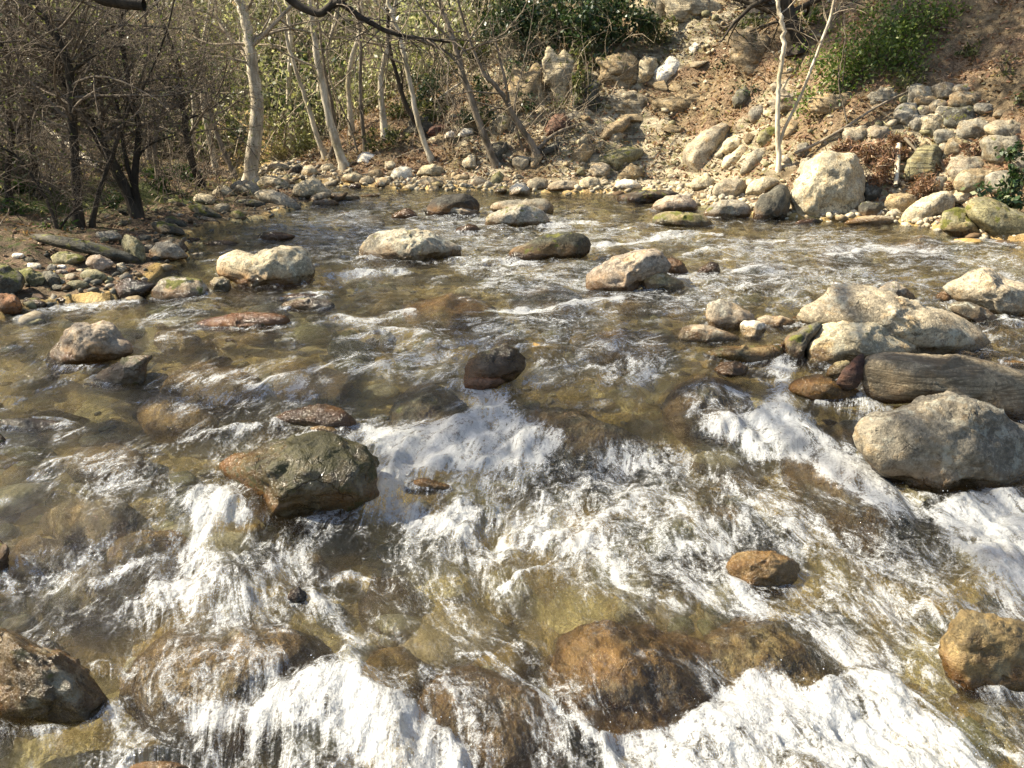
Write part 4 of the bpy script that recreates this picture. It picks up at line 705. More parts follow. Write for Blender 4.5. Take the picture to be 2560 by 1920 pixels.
# ---- far bank
for i, (cr, ss, cl, kw, lb, ph) in enumerate([
    ('B', "1160,1195 1170,1150 1210,1120 1260,1130 1295,1160 1300,1195 1230,1207", 'white', dict(a=5), "white pointed stone standing in the far water's edge", "the white pointed stone"),
    ('B', "1392,1170 1410,1130 1480,1110 1560,1115 1600,1150 1600,1177 1500,1182", 'pale', dict(a=5), "wide pale mottled rock right of the white pointed stone", "the wide pale mottled rock"),
    ('B', "1590,1150 1600,1105 1650,1085 1710,1100 1730,1140 1700,1165 1630,1165", 'cream', dict(a=5), "whitish lumpy rock between the wide mottled rock and the bright white block", None),
    ('B', "1805,1160 1815,1120 1860,1100 1930,1105 1975,1140 1970,1167 1880,1170", 'white', dict(a=4), "bright white block at the far waterline under the angular rock", "the bright white block"),
    ('B', "1820,1100 1860,1050 1910,1000 1970,1030 1998,1080 1960,1117 1880,1112", 'tan', dict(a=8, b=.6), "angular layered rock perched above the bright white block", "the angular layered rock"),
    ('B', "1650,1000 1785,1102", 'pale', dict(a=4), "rounded pale boulder left of the angular layered rock", None),
    ('B', "1640,1010 1700,960 1800,920 1900,905 1980,920 1985,960 1900,1010 1820,1042 1760,1012", 'olive', dict(a=5, m=.55, d=.6), "large tilted slab with yellow-green moss and a dark hollow beneath", "the large tilted mossy slab"),
    ('B', "1540,990 1560,920 1610,880 1690,885 1700,930 1640,990 1580,1010", 'tan', dict(a=6, b=.4), "big brown blocky rock left of the large tilted mossy slab", None),
    ('B', "1340,960 1380,910 1440,870 1490,865 1480,910 1420,940 1360,970", 'slate', dict(a=5, b=.6), "grey leaning slab beside the curved tree's foot", None),
    ('B', "1178,1010 1190,970 1240,955 1285,970 1280,1030 1220,1052", 'pale', dict(a=4), "upright pale rock right of the leaning brown tree's foot", None),
    ('B', "1270,1050 1300,980 1340,945 1370,960 1340,1020 1300,1055", 'tan', dict(a=6, b=.6), "tan slab leaning right of the upright pale rock", None),
    ('B', "1010,1000 1020,920 1070,880 1150,870 1160,930 1120,1000 1050,1012", 'slate', dict(a=6, m=.2), "dark rock hollow behind the leaning brown tree's foot", None),
    ('B', "865,1030 880,975 920,950 968,955 970,1020 920,1040", 'cream', dict(a=6), "cream block left of the leaning brown tree's foot", None),
    ('B', "840,840 860,795 900,780 945,790 940,830 880,850", 'white', dict(a=5), "white rock on the ledge above the far bank rubble", "the white rock on the far ledge"),
    ('B', "760,855 775,815 810,800 835,825 815,862", 'white', dict(a=5), "smaller white rock left of the one on the far ledge", None),
    ('B', "650,875 680,845 740,825 770,850 740,880", 'cream', dict(a=5), "pale rock at the left end of the far ledge", None),
    ('B', "215,1000 240,945 290,935 350,955 360,1000 290,1014", 'white', dict(a=6), "white rock at the bank between the vertical trunk and the pale slender tree", None),
    ('B', "130,1110 150,1070 210,1058 265,1080 260,1125 190,1132", 'cream', dict(a=4, st=1), "sunlit cream boulder with brown foot at the far waterline, left of the rubble", None),
    ('B', "235,1130 250,1095 310,1080 345,1100 330,1140 270,1144", 'cream', dict(a=5), "pale stone right of the cream boulder with brown foot", None),
    ('B', "345,1150 350,1105 390,1085 440,1110 430,1150 380,1157", 'cream', dict(a=6), "pale pointed stone among the far waterline rubble", None),
    ('B', "280,1090 300,1050 360,1040 395,1070 350,1104", 'tan', dict(a=5), "tan flat stone above the pale stones of the far waterline", None),
    ('B', "435,1090 450,1040 500,1020 560,1035 570,1080 520,1107 460,1107", 'white', dict(a=6), "largest white rock in the far rubble, left of the white slender trunk", None),
    ('B', "395,1040 400,995 440,985 470,1010 450,1050", 'cream', dict(a=5), "pale rock behind the largest white rock of the far rubble", None),
    ('B', "590,1080 620,1025 690,1005 750,1030 770,1070 700,1090", 'cream', dict(a=6), "cream flat rock by the foot of the white slender trunk", None),
    ('B', "590,1140 620,1100 700,1090 760,1110 770,1140 700,1157", 'pale', dict(a=6), "pale low rock at the waterline under the white slender trunk", None),
    ('B', "655,1155 680,1125 730,1115 765,1145 720,1159", 'olive', dict(a=4, m=.4), "small mossy stone at the waterline under the white slender trunk", None),
    ('B', "790,1100 850,1070 920,1075 915,1105 840,1112", 'tan', dict(a=5, b=.5), "layered flat rock in the middle of the far rubble", None),
    ('B', "900,1140 920,1095 980,1085 1030,1110 1010,1145 950,1150", 'pale', dict(a=6), "pale rock at the far waterline below the leaning brown tree", None),
    ('B', "1040,1130 1060,1080 1100,1050 1135,1080 1110,1130 1070,1140", 'olive', dict(a=4, m=.5), "greenish rock below the leaning brown tree's foot", None),
    ('B', "1065,1185 1090,1150 1140,1145 1180,1165 1150,1190 1100,1194", 'olive', dict(a=4, m=.5, l=.5), "flat yellow-green rock awash left of the white pointed stone", None),
    ('B', "1270,1160 1280,1110 1330,1090 1400,1105 1400,1160 1340,1177", 'pale', dict(a=5, m=.2), "mottled rock between the white pointed stone and the wide mottled rock", None),
    ('B', "1505,745 1515,705 1545,690 1575,710 1565,750 1530,760", 'grey', dict(a=2), "round grey stone beside the rotten stump on the slope", None),
    ('B', "1740,520 1760,430 1800,395 1850,410 1860,480 1820,530", 'tan', dict(a=6, m=.4), "yellowish mossy outcrop left of the bright white rock face", None),
    ('B', "1930,500 1950,400 2000,340 2070,350 2080,430 2020,500 1960,530", 'cream', dict(a=7, b=.5), "pale layered outcrop touching the left of the bright white rock face", None),
    ('B', "1700,860 1760,780 1840,720 1920,700 1900,770 1820,840 1740,880", 'tan', dict(a=6, b=.6, m=.1), "long sloping tan outcrop in the middle of the slope", None),
    ('B', "1560,900 1580,860 1640,820 1670,850 1620,900", 'cream', dict(a=6), "pale leaning slab above the brown blocky rock", None),
    ('B', "1760,880 1790,820 1850,800 1880,830 1850,880", 'pale', dict(a=6), "pale squarish rock above the large tilted mossy slab", None),
    ('B', "1060,780 1080,710 1130,690 1170,720 1160,800 1110,850", 'cream', dict(a=5, m=.45), "moss-streaked pale outcrop behind the leaning brown tree", None),
    ('M', "90,560 100,510 180,480 260,500 300,540 200,570", 'pale', dict(a=5, m=.2), "pale low outcrop on the far bank just right of the big pale tree", None),
    ('M', "540,740 600,745 680,755 780,760 900,775 880,815 760,812 640,800", 'cream', dict(a=5, m=.3, d=.6), "low yellowish gravel-topped rock bar in the far water", "the yellowish rock bar"),
    ('M', "860,778 900,758 1000,755 1060,770 1000,786", 'olive', dict(a=3, m=.4, d=.6), "flat olive rock at the right tip of the yellowish rock bar", None),
    ('M', "755,705 800,670 850,668 890,690 870,712 790,716", 'dark', dict(a=5), "small dark rock in front of the pale far-bank stones", None),
    ('M', "0,650 60,600 160,600 240,640 230,700 100,690", 'cream', dict(a=5), "tan and cream slab at the far end of the left beach", None),
    ('M', "150,700 180,620 260,620 330,660 310,700", 'tan', dict(a=5), "brown rock right of the slab at the far end of the left beach", None)]):
    rock('rock', cr, ss, cl, lb, ph, **{**dict(l=.1), **kw})
for i, (cr, bx, cl, kw, lb) in enumerate([
    ('B', "1150,400 1420,720", 'tan', dict(m=.25), "broad tan rock wall behind the curved brown tree"),
    ('B', "1380,270 1570,660", 'cream', dict(m=.3), "yellowish cliff face under the hanging holly crown"),
    ('B', "1560,420 1720,720", 'slate', dict(m=.4), "dark shaded cliff beside the ivy column"),
    ('B', "1700,300 1960,560", 'tan', dict(m=.3), "tan crag left of the bright white rock face"),
    ('B', "1880,-60 2212,180", 'cream', dict(m=.2), "pale crag at the top edge right of the holly crown"),
    ('B', "1750,560 2040,700", 'pale', dict(m=.1), "low pale rib of rock across the middle slope"),
    ('C', "-20,-60 330,130", 'cream', dict(m=.15), "cream rock face at the top edge left of the grey trunk base"),
    ('C', "380,170 640,450", 'tan', dict(m=.3), "brown rock rib on the slope left of the forked sapling's top"),
    ('C', "-60,560 330,700", 'tan', dict(m=.05), "tan ledge under the bright white rock face"),
    ('C', "880,560 1180,720", 'tan', dict(m=.1), "half-buried ledge below the sprawling green shrub"),
    ('C', "1250,540 1470,640", 'grey', dict(m=.2), "dark ledge below the right half of the sprawling shrub"),
    ('B', "880,640 1060,820", 'tan', dict(m=.35), "mossy brown rock behind the leaning brown tree's middle"),
    ('B', "520,700 700,840", 'slate', dict(m=.4), "shaded ledge behind the slender white tree"),
    ('C', "640,560 860,700", 'pale', dict(m=.1), "cracked pale ledge behind the forked sapling")]):
    rock('outcrop', cr, bx, cl, lb, None, **{**dict(l=.15, a=9, b=.7, d=.24, push=-.02, amp=2.2, e=.8, jag=3.2), **kw})
print('traced rocks', len([o for o in col.objects if o.type == 'MESH']), 'in %.1fs' % (time.time() - T_START))

# ---- loose stones of the banks, each an object (copies of a few shapes)
PROTO = []
for i in range(10):
    r = np.random.default_rng(100 + i); U, F = ico(4); P = facet(U.copy(), 13, r, front=False, lo=.32, hi=.82)
    P *= np.array([1.0, r.uniform(.5, .9), r.uniform(.25, .75)])
    P += (P / np.maximum(np.linalg.norm(P, axis=1)[:, None], .1)) * (.05 * fbm(P[:, 0] * 2.5 + i * 9, P[:, 1] * 2.5, P[:, 2] * 2.5, 3))[:, None]
    me = mesh_np('stone', P, F, M_ROCK, {'wet': np.zeros(len(P)), 'stain': np.zeros(len(P)), 'moss': np.full(len(P), .12 if i < 7 else .55) * (.4 + .8 * np.clip(P[:, 2] * 2, 0, 1)), 'band': np.full(len(P), .25 * (i % 3)), 'lich': np.full(len(P), .15)}, link=False)
    PROTO.append(me)
STONES = []
def loose(u, v, size_px, r, palette, cluster):
    t, p = hit(u, v); s = size_px * .5 * t / FPX
    i = int(r.integers(0, 7)) if r.random() > cluster['moss'] else int(r.integers(7, 10))
    o = PROTO[i].copy(); col.objects.link(o)
    o.location = (p[0], p[1], p[2] + s * r.uniform(-.30, .12)); slab = r.random() < .5; o.scale = (s * (r.uniform(1.1, 1.6) if slab else r.uniform(.8, 1.1)), s, s * (r.uniform(.45, .75) if slab else r.uniform(.8, 1.15)))
    o.rotation_euler = (r.normal() * .38, r.normal() * .38, r.uniform(0, 6.28))
    k = r.choice(len(palette)); c = COLS[palette[k]]; j = r.uniform(.8, 1.12); o.color = (c[0] * j, c[1] * j, c[2] * j, 1)
    STONES.append((o, u, v, size_px, palette[k], i, cluster['name']))
def scatter_line(poly, n, smin, smax, palette, cl, spread, seed):
    r = np.random.default_rng(seed); a = pts('O', poly); seg = np.linalg.norm(np.diff(a, axis=0), axis=1); cum = np.r_[0, np.cumsum(seg)]
    for _ in range(n):
        q = r.uniform(0, cum[-1]); u = np.interp(q, cum, a[:, 0]); v = np.interp(q, cum, a[:, 1]); k = r.beta(1.1, 2.2)
        sz = smin + (smax - smin) * r.beta(1.2, 3)
        loose(u + r.normal() * 2, v - k * spread - r.uniform(-1.0, .5), sz, r, palette, cl)
scatter_line("560,382 640,395 740,404 900,410 1080,418 1240,424 1380,420", 72, 5, 15, ['cream', 'pale', 'cream', 'tan', 'white', 'lgrey'], {'name': 'the far bank rubble', 'moss': .12}, 26, 5)
scatter_line("1160,400 1300,380 1400,350 1460,300", 34, 5, 14, ['cream', 'pale', 'tan', 'lgrey'], {'name': 'the rubble slope', 'moss': .2}, 44, 6)
scatter_line("1380,420 1480,440 1560,450 1700,460", 26, 6, 17, ['cream', 'pale', 'lgrey', 'tan'], {'name': 'the right bank stones', 'moss': .15}, 26, 7)
scatter_line("0,670 100,640 250,600 330,560 400,520", 38, 5, 17, ['grey', 'slate', 'tan', 'slate', 'olive', 'pink'], {'name': 'the left shingle', 'moss': .6}, 34, 8)
scatter_line("400,500 450,480 560,455 640,430", 28, 5, 13, ['lgrey', 'slate', 'tan', 'pale'], {'name': 'the left beach', 'moss': .55}, 26, 9)

def scatter_area(n, cr, x0, x1, y0, y1, smin, smax, palette, cl, seed):
    r = np.random.default_rng(seed)
    for _ in range(n):
        q = pts(cr, [[r.uniform(x0, x1), r.uniform(y0, y1)]])[0]; loose(q[0], q[1], smin + (smax - smin) * r.beta(1.1, 2.6), r, palette, cl)
scatter_area(40, 'B', 1150, 2200, 250, 960, 6, 36, ['cream', 'pale', 'tan', 'tan'], {'name': 'the rubble slope', 'moss': .2}, 10)
scatter_area(26, 'C', 0, 1500, 150, 900, 6, 30, ['lgrey', 'pale', 'tan'], {'name': 'the leafy slope', 'moss': .3}, 12)

scatter_area(22, 'A', 60, 1150, 1180, 1420, 9, 34, ['slate', 'grey', 'olive'], {'name': 'the left bank', 'moss': .9}, 14)

# ---- gravel and cobbles nobody would count
def scatter_stuff(name, n, fn, smin, smax, cols_, lev, seed, moss=.1, wet=0., flat=(.4, .8), label=None):
    r = np.random.default_rng(seed); U, F = ico(lev); Pn = []; k = 0
    xy = fn(r, n); x, y = xy[:, 0], xy[:, 1]; z = Hq(x, y); n = len(x)
    s = smin * (smax / smin) ** (r.beta(1, 2.0, n)); yaw = r.uniform(0, 6.28, n); fl = r.uniform(*flat, n); wd = r.uniform(.6, .95, n)
    V = np.repeat(U[None], n, 0) * r.uniform(.82, 1.12, (n, len(U), 1))
    V = V * s[:, None, None] * np.stack([np.ones(n), wd, fl], -1)[:, None]
    tl = r.normal(0, .2, n)[:, None]; V[..., 2] += V[..., 0] * tl
    c, s_ = np.cos(yaw)[:, None], np.sin(yaw)[:, None]; vx, vy = V[..., 0] * c - V[..., 1] * s_, V[..., 0] * s_ + V[..., 1] * c
    V = np.stack([vx + x[:, None], vy + y[:, None], V[..., 2] + (z + s * fl * .35)[:, None]], -1)
    Fc = (F[None] + (np.arange(n) * len(U))[:, None, None]).reshape(-1, 3)
    pal = np.array([COLS[c_] for c_ in cols_]); cc = pal[r.integers(0, len(pal), n)] * r.uniform(.7, 1.15, n)[:, None]
    ob = mesh_np(name, V.reshape(-1, 3), Fc, M_PEB, {'tint': np.repeat(cc, len(U), 0), 'wet': np.full(n * len(U), wet)}, smooth=True)
    tag(ob, kind='stuff'); return ob
def pebble_material():
    t = NT('gravel_stone'); v = t.n('NewGeometry').outputs['Position']; c = t.attr('tint').outputs['Vector']; w = t.attr('wet').outputs['Fac']
    n = t.noise(v, 30, 5, .7); c = t.mix(t.ramp(n, .4, .65), c, t.mix(1.0, c, (.5, .47, .42), 'MULTIPLY')); c = t.mix(w, c, t.mix(1.0, c, (.75, .68, .55), 'MULTIPLY'))
    bp = t.n('Bump', i_Strength=.6, i_Distance=.01); t.set(bp.inputs['Height'], n)
    p = t.n('BsdfPrincipled'); t.set(p.inputs['Base Color'], c); p.inputs['Roughness'].default_value = .75; t.set(p.inputs['Normal'], bp.outputs[0]); p.inputs['Specular IOR Level'].default_value = .3
    return t.done(p.outputs[0])
M_PEB = pebble_material()
def in_region(f, box):
    def g(r, n):
        out = []
        while sum(len(o) for o in out) < n:
            x = r.uniform(box[0], box[1], 20000); y = r.uniform(box[2], box[3], 20000) if len(box) == 4 else box[2] + (box[3] - box[2]) * r.random(20000) ** box[4]
            sl_, sr_ = sdist(LPOLY, x, y), sdist(RPOLY, x, y); m_ = f(x, y, sl_, sr_, r); out.append(np.stack([x, y], -1)[m_])
        return np.concatenate(out)[:n]
    return g
scatter_stuff('rubble', 3000, in_region(lambda x, y, l, r_, r: (r_ > -.15) & (r_ < 1.3) & (r.random(len(x)) < np.exp(-np.maximum(r_, 0) / .5)), (-6, 7.5, 5, 17)), .02, .10, ['cream', 'pale', 'tan', 'lgrey', 'cream'], 1, 21)
scatter_stuff('shingle', 1300, in_region(lambda x, y, l, r_, r: (l > -.2) & (l < 1.6) & (r.random(len(x)) < np.exp(-np.maximum(l, 0) / .6)) & (x > -7), (-7, 2, 2, 16)), .015, .075, ['grey', 'slate', 'tan', 'slate', 'olive', 'brown'], 1, 22)
scatter_stuff('scree', 1500, in_region(lambda x, y, l, r_, r: (r_ > .8) & (r_ < 7) & (fbm(x * .5, y * .5, 4.4, 2) > .0), (-3, 9, 7, 20)), .02, .13, ['cream', 'pale', 'tan', 'olive'], 1, 23)
scatter_stuff('riverbed_gravel', 5200, in_region(lambda x, y, l, r_, r: np.maximum(l, r_) < -.02, (-8, 8, .6, 15, 1.6)), .03, .24, ['gold', 'tan', 'cream', 'cream', 'slate', 'olive', 'gold', 'brown', 'pale'], 2, 24, wet=.3, flat=(.22, .5))

# ================================================================== the stream
tt0 = time.time()
NR, NC = 820, 860
ys = np.concatenate([np.linspace(-2.5, .7, 24)[:-1], np.geomspace(.7, 19, NR)])
tcol = np.linspace(-1.0, 1.0, NC)
X = (np.maximum(ys, .7)[:, None] + .9) * tcol[None]; Y = np.repeat(ys[:, None], NC, 1)
base = W0(X, Y)
# the current: across / along coordinates, bent by slow swirls
kx = .34 * sstep(6, 1.5, Y)
q1 = fbm(X * .7, Y * .7, 5.5, 2); q2 = fbm(X * 1.6 + 9, Y * 1.3, 2.2, 2)
ac = X + kx * Y * 1.0 + .16 * q1 + .06 * q2; al = Y + .12 * q2
U_, V_, D_ = project(np.stack([X, Y, base], -1)); U2, V2 = U_ / .4629, V_ / .4629          # overview pixels of the photograph, used only to read where foam lies
ok = D_ > .3; U2 = np.where(ok, U2, -9999); V2 = np.where(ok, V2, 9999)
# white water, plus sky sheen painted in far upstream, digitised from the photograph: polylines (half-width) and areas, laid on the water as a property of its surface
foam = np.zeros_like(X)
def stroke(s, w, k):
    global foam
    a = np.array([[float(q) for q in t.split(',')] for t in s.split()])
    lo, hi = a.min(0) - 4 * w, a.max(0) + 4 * w
    m_ = (U2 > lo[0]) & (U2 < hi[0]) & (V2 > lo[1]) & (V2 < hi[1])
    if not m_.any(): return
    x, y = U2[m_], V2[m_]; d = np.full(x.shape, 1e9)
    for i in range(len(a) - 1):
        e = a[i + 1] - a[i]; t = np.clip(((x - a[i, 0]) * e[0] + (y - a[i, 1]) * e[1]) / (e @ e), 0, 1)
        d = np.minimum(d, np.hypot(x - a[i, 0] - t * e[0], (y - a[i, 1] - t * e[1]) * 1.5))
    w_ = w * (1 + .7 * fbm(X[m_] * 3.1, Y[m_] * 3.1, 7.7, 2)); f = k * np.exp(-(d / np.maximum(w_ * 1.25, 1)) ** 2)
    foam[m_] = np.maximum(foam[m_], f)
def area(s, k, soft=30):
    global foam
    a = np.array([[float(q) for q in t.split(',')] for t in s.split()])
    lo, hi = a.min(0) - 2 * soft, a.max(0) + 2 * soft
    m_ = (U2 > lo[0]) & (U2 < hi[0]) & (V2 > lo[1]) & (V2 < hi[1]); x, y = U2[m_], V2[m_]
    wob = soft * .9
    x = x + wob * fbm(X[m_] * 4, Y[m_] * 4, 1.0, 3); y = y + wob * .6 * fbm(X[m_] * 4, Y[m_] * 4, 9.0, 3)
    d = sdist(a, x, y); foam[m_] = np.maximum(foam[m_], k * sstep(-soft, soft * .6, d))
area("780,930 860,925 1000,905 1030,850 1090,855 1130,900 1200,950 1180,1000 1100,1010 1000,1010 900,1030 830,1085 812,1000", 1.0, 22)
area("820,1060 950,1090 1060,1080 1200,1120 1240,1160 1180,1190 1060,1190 900,1140 800,1120", .72, 30)
area("1000,1000 1200,980 1350,1010 1500,1090 1560,1180 1450,1260 1250,1330 1150,1380 1080,1280 1040,1180 900,1100", .50, 60)
area("760,1100 1000,1150 1100,1300 1000,1400 820,1350 760,1200", .30, 60)
stroke("1085,1265 1190,1215 1265,1150 1345,1100", 13, 1.0); stroke("1255,1130 1270,1165 1240,1190", 14, .9)
stroke("1000,1195 1100,1210 1180,1190", 5, .7); stroke("1060,1120 1150,1140 1180,1180", 8, .8); stroke("1410,1180 1480,1230 1560,1260 1640,1270", 9, .6)
area("1500,925 1600,895 1690,860 1720,900 1790,950 1860,1000 1910,1060 1980,1120 1940,1130 1820,1070 1740,1010 1640,1000 1560,960", .95, 18)
stroke("1690,800 1700,850 1720,890 1760,930", 20, .85); stroke("1850,985 1900,1040 1990,1110 2060,1120", 14, .9); stroke("1540,985 1640,1020 1750,1060 1850,1120", 10, .55)
area("2010,1105 2060,1070 2130,1060 2260,1110 2260,1300 2150,1275 2110,1260 2080,1200 2030,1150", 1.05, 18)
stroke("1465,1180 1510,1190 1570,1190", 17, 1.0); stroke("1470,1200 1500,1230 1490,1250", 12, .6)
area("1690,1225 1800,1240 1900,1290 2050,1310 2110,1330 2060,1370 1900,1340 1800,1340 1730,1290", .72, 30)
stroke("1700,1260 1770,1330 1800,1380 1830,1430", 11, .8); stroke("1640,1340 1760,1390", 8, .5)
area("1550,1500 1640,1450 1750,1490 1850,1445 1930,1450 1950,1530 2050,1590 2170,1700 1290,1700 1300,1590 1400,1565 1500,1530", 1.0, 22)
stroke("1830,1440 1900,1410 1930,1440", 7, .9); stroke("1950,1500 2080,1590 2212,1659", 16, .9); area("1950,1350 2050,1360 2100,1450 1950,1450 1850,1400", .42, 40)
area("600,1500 700,1440 780,1440 800,1500 900,1550 1010,1620 1030,1720 850,1720 700,1610 560,1590 400,1570 420,1520 560,1530", .98, 20)
area("400,1530 700,1560 800,1720 500,1720 420,1600", .45, 40); area("1000,1500 1300,1580 1290,1700 1000,1700", .42, 40)
stroke("665,1275 700,1310 730,1350 765,1390 745,1430 700,1455", 17, 1.0); stroke("700,1260 760,1230 800,1240", 9, .8)
stroke("1000,1420 1060,1413 1120,1460 1180,1510 1240,1560 1310,1620", 12, .95)
stroke("205,1270 300,1225 380,1200 450,1165 470,1130", 17, .95); area("260,1230 480,1190 560,1230 480,1310 330,1320", .62, 35)
area("405,1090 440,1050 490,1060 540,1110 560,1140 470,1150 420,1160", .92, 14); stroke("0,1200 60,1215 110,1240", 16, .6); stroke("180,1290 330,1300 420,1290", 20, .5)
stroke("200,1440 240,1500", 8, .8); stroke("380,1530 560,1545", 9, .6)
stroke("299,990 387,966 457,941 562,927", 7, .8); stroke("457,818 520,830 600,860 650,840", 9, .7); stroke("560,840 620,820 700,800 790,795 840,800", 10, .75)
stroke("0,1010 60,985 160,1000", 8, .55); stroke("540,870 500,910 440,950", 7, .6); area("330,780 700,800 760,880 600,900 400,920 300,880", .28, 40); area("600,930 840,900 830,950 700,960", .35, 20)
stroke("39,690 120,668 200,662 300,652", 8, .8); stroke("320,745 370,742", 5, .6); stroke("0,860 120,850", 5, .5); stroke("240,700 330,690", 5, .3)
stroke("740,690 800,700 890,672", 9, .85); stroke("730,735 820,722 920,722", 11, .75); stroke("700,600 780,592 870,588", 8, .85); stroke("700,570 760,560", 5, .5)
stroke("985,572 1060,566 1160,574", 10, .8); stroke("930,610 1020,590", 6, .45); stroke("1057,676 1120,668 1200,670 1340,650", 13, .98); stroke("1060,690 1200,700 1330,680", 12, .5)
stroke("960,510 1010,520 1060,535", 5, .5); stroke("1170,493 1240,484 1290,482", 7, .9); stroke("1180,505 1300,498", 6, .5); stroke("1278,533 1360,524 1470,508", 9, .95); stroke("1290,545 1400,535", 6, .5)
stroke("780,480 850,483 910,478", 4, .6); stroke("1140,800 1240,795 1360,803 1420,815", 13, .62); stroke("1035,850 1050,880 1075,905", 22, .95); stroke("690,700 760,690", 6, .6)
stroke("1434,508 1500,504 1560,510", 6, .85); stroke("1476,552 1540,540 1600,540", 6, .85); stroke("1620,530 1670,524 1715,514", 5, .9); stroke("1790,553 1850,546 1880,532 1930,545 2014,548", 9, 1.0)
stroke("2056,522 2110,520 2170,526", 4, .9); stroke("1590,586 1640,580 1695,590", 6, .9); stroke("1705,600 1740,602", 5, .6); stroke("1845,606 1890,608", 4, .6); stroke("1985,614 2060,604", 5, .8)
stroke("2160,690 2170,710 2240,712", 8, .85); stroke("1900,580 2000,590 2100,580", 4, .45); stroke("1380,742 1440,745", 5, .6); stroke("1490,545 1440,560", 5, .4)
area("1465,850 1540,835 1625,850 1630,890 1560,912 1480,905", .40, 10); area("1215,1460 1400,1430 1550,1450 1540,1530 1350,1550 1230,1530", .52, 25); area("260,1420 420,1400 600,1430 600,1510 420,1540 300,1500", .45, 25); area("900,1540 1000,1470 1150,1500 1230,1580 1120,1650 950,1640", .46, 25); area("1480,1100 1560,1080 1690,1120 1700,1170 1560,1180", .45, 16)
for s_, k_ in [("1180,1000 1400,960 1600,1060 1800,1130 1950,1200 2000,1350 1850,1450 1600,1300 1400,1350 1150,1450 1000,1350 1050,1150", .42), ("400,1500 1000,1450 1400,1560 1700,1450 2100,1500 2300,1700 100,1700", .40), ("0,1190 300,1200 620,1180 660,1330 400,1400 150,1350 0,1300", .36), ("1640,1150 1900,1150 2212,1280 2212,1420 1900,1440 1700,1330", .48), ("650,740 1000,690 1350,700 1450,760 1350,860 1100,840 800,800", .34), ("60,1000 600,930 780,980 600,1080 200,1100", .30), ("980,560 1400,560 1700,600 1500,680 1100,640", .46), ("1450,520 1800,500 2212,540 2212,620 1800,640 1500,600", .46), ("700,440 1100,470 1400,500 1200,560 700,540 480,560", .46)]: area(s_, k_, 60)  # last three areas: far froth strengthened to paint in silvery sky reflection on ripples
gm = sstep(-.60, .20, fbm(X * 1.3 + 5, Y * 1.1, 6.6, 2)); foam = np.where(foam < .62, foam * (.25 + .75 * gm), foam)
# small broken crests elsewhere in the fast water
shore_ = np.maximum(sdist(LPOLY, X, Y), sdist(RPOLY, X, Y))
calm = np.clip(.65 * sstep(9.6, 12.0, Y) + .8 * sstep(.9, .1, -shore_) * sstep(3.5, 6, Y), 0, 1)
crest = ridged(ac * 1.9, al * 1.3, 3.3, 3); foam = np.maximum(foam, .42 * (1 - calm) * sstep(1.05, 1.6, crest + .35 * q1) * sstep(.5, 1.2, Y))
# ripples piled up round the stones that break the surface
ring = np.zeros_like(X); wake = np.zeros_like(X)
for cx, cy, rx, ry in FOOT:
    if cy > 12: continue
    m_ = (np.abs(X - cx) < 3 * rx + .3) & (Y < cy + 2 * ry + .3) & (Y > cy - 4.5 * rx - .2); x, y = X[m_] - cx, Y[m_] - cy
    r_ = np.hypot(x / rx, y / max(ry, .3 * rx)); ring[m_] = np.maximum(ring[m_], np.exp(-((r_ - 1.08) / .22) ** 2))
    side = np.exp(-((np.abs(x + .2 * y) - rx * .9 - .25 * np.maximum(-y, 0)) / (.22 * rx)) ** 2) * sstep(.3 * ry, -.5 * ry, y) * sstep(-4 * rx, -.8 * rx, y); wake[m_] = np.maximum(wake[m_], side)
foam = np.maximum(foam, (.60 * ring * np.clip(.5 + 1.4 * fbm(X * 3, Y * 3, 4.0, 2), 0, 1) + .22 * wake) * (1 - .9 * calm))
# blurred foam steers the roughness of the surface
def blur(a, n):
    for _ in range(n):
        a = .25 * np.roll(a, 1, 0) + .5 * a + .25 * np.roll(a, -1, 0); a = .25 * np.roll(a, 1, 1) + .5 * a + .25 * np.roll(a, -1, 1)
    return a
fb = blur(foam, 24)
smo = .45 + .55 * sstep(-.4, .3, fbm(X * 1.7, Y * 1.3 + 3, 1.6, 2)); turb = np.clip((1 - calm) * (.42 + .2 * q1 + .9 * fb) * smo + .10, .03, 1.2)
al_ = al * .60 + .9 * np.maximum(al - 4.5, 0)
disp = turb * (.046 * fbm(ac * 1.5, al_ * 1.5, .3, 2) + .034 * fbm(ac * 4.2, al_ * 4.2, 1.3, 3, .55) + .017 * ridged(ac * 5.5, al_ * 4.5, 8.3, 2) + .0105 * fbm(ac * 15, al_ * 13, 4.3, 3, .6) + .0042 * ridged(ac * 30, al_ * 24, 6.3, 2))
disp += calm * .004 * fbm(X * 3, Y * 2.2, 7.3, 3)
fcl = np.clip(foam, 0, 1)
disp += fcl * (.016 * (.5 + fbm(X * 7, Y * 7, 2.0, 3, .6)) + .007 * np.abs(fbm(X * 20, Y * 20, 5.0, 2, .6))) * sstep(16, 3, Y) ** .3
disp += .012 * ring * (1 - calm) - .0
Zw = base + disp
# water thrown up where it meets a stone's upstream face, and the sheets that pour over drowned stones
top = np.full(X.shape, -9.0); cover = np.zeros_like(X)
for Wv, F, o in DRAPE:
    lo, hi = Wv.min(0), Wv.max(0); bv = BVHTree.FromPolygons(Wv.tolist(), F.tolist())
    m_ = np.nonzero((X > lo[0]) & (X < hi[0]) & (Y > lo[1]) & (Y < hi[1]))
    for i, j in zip(*m_):
        h_ = bv.ray_cast(Vector((X[i, j], Y[i, j], hi[2] + 1)), Vector((0, 0, -1)))
        if h_[0] is not None and h_[0].z > top[i, j]: top[i, j] = h_[0].z; cover[i, j] = o
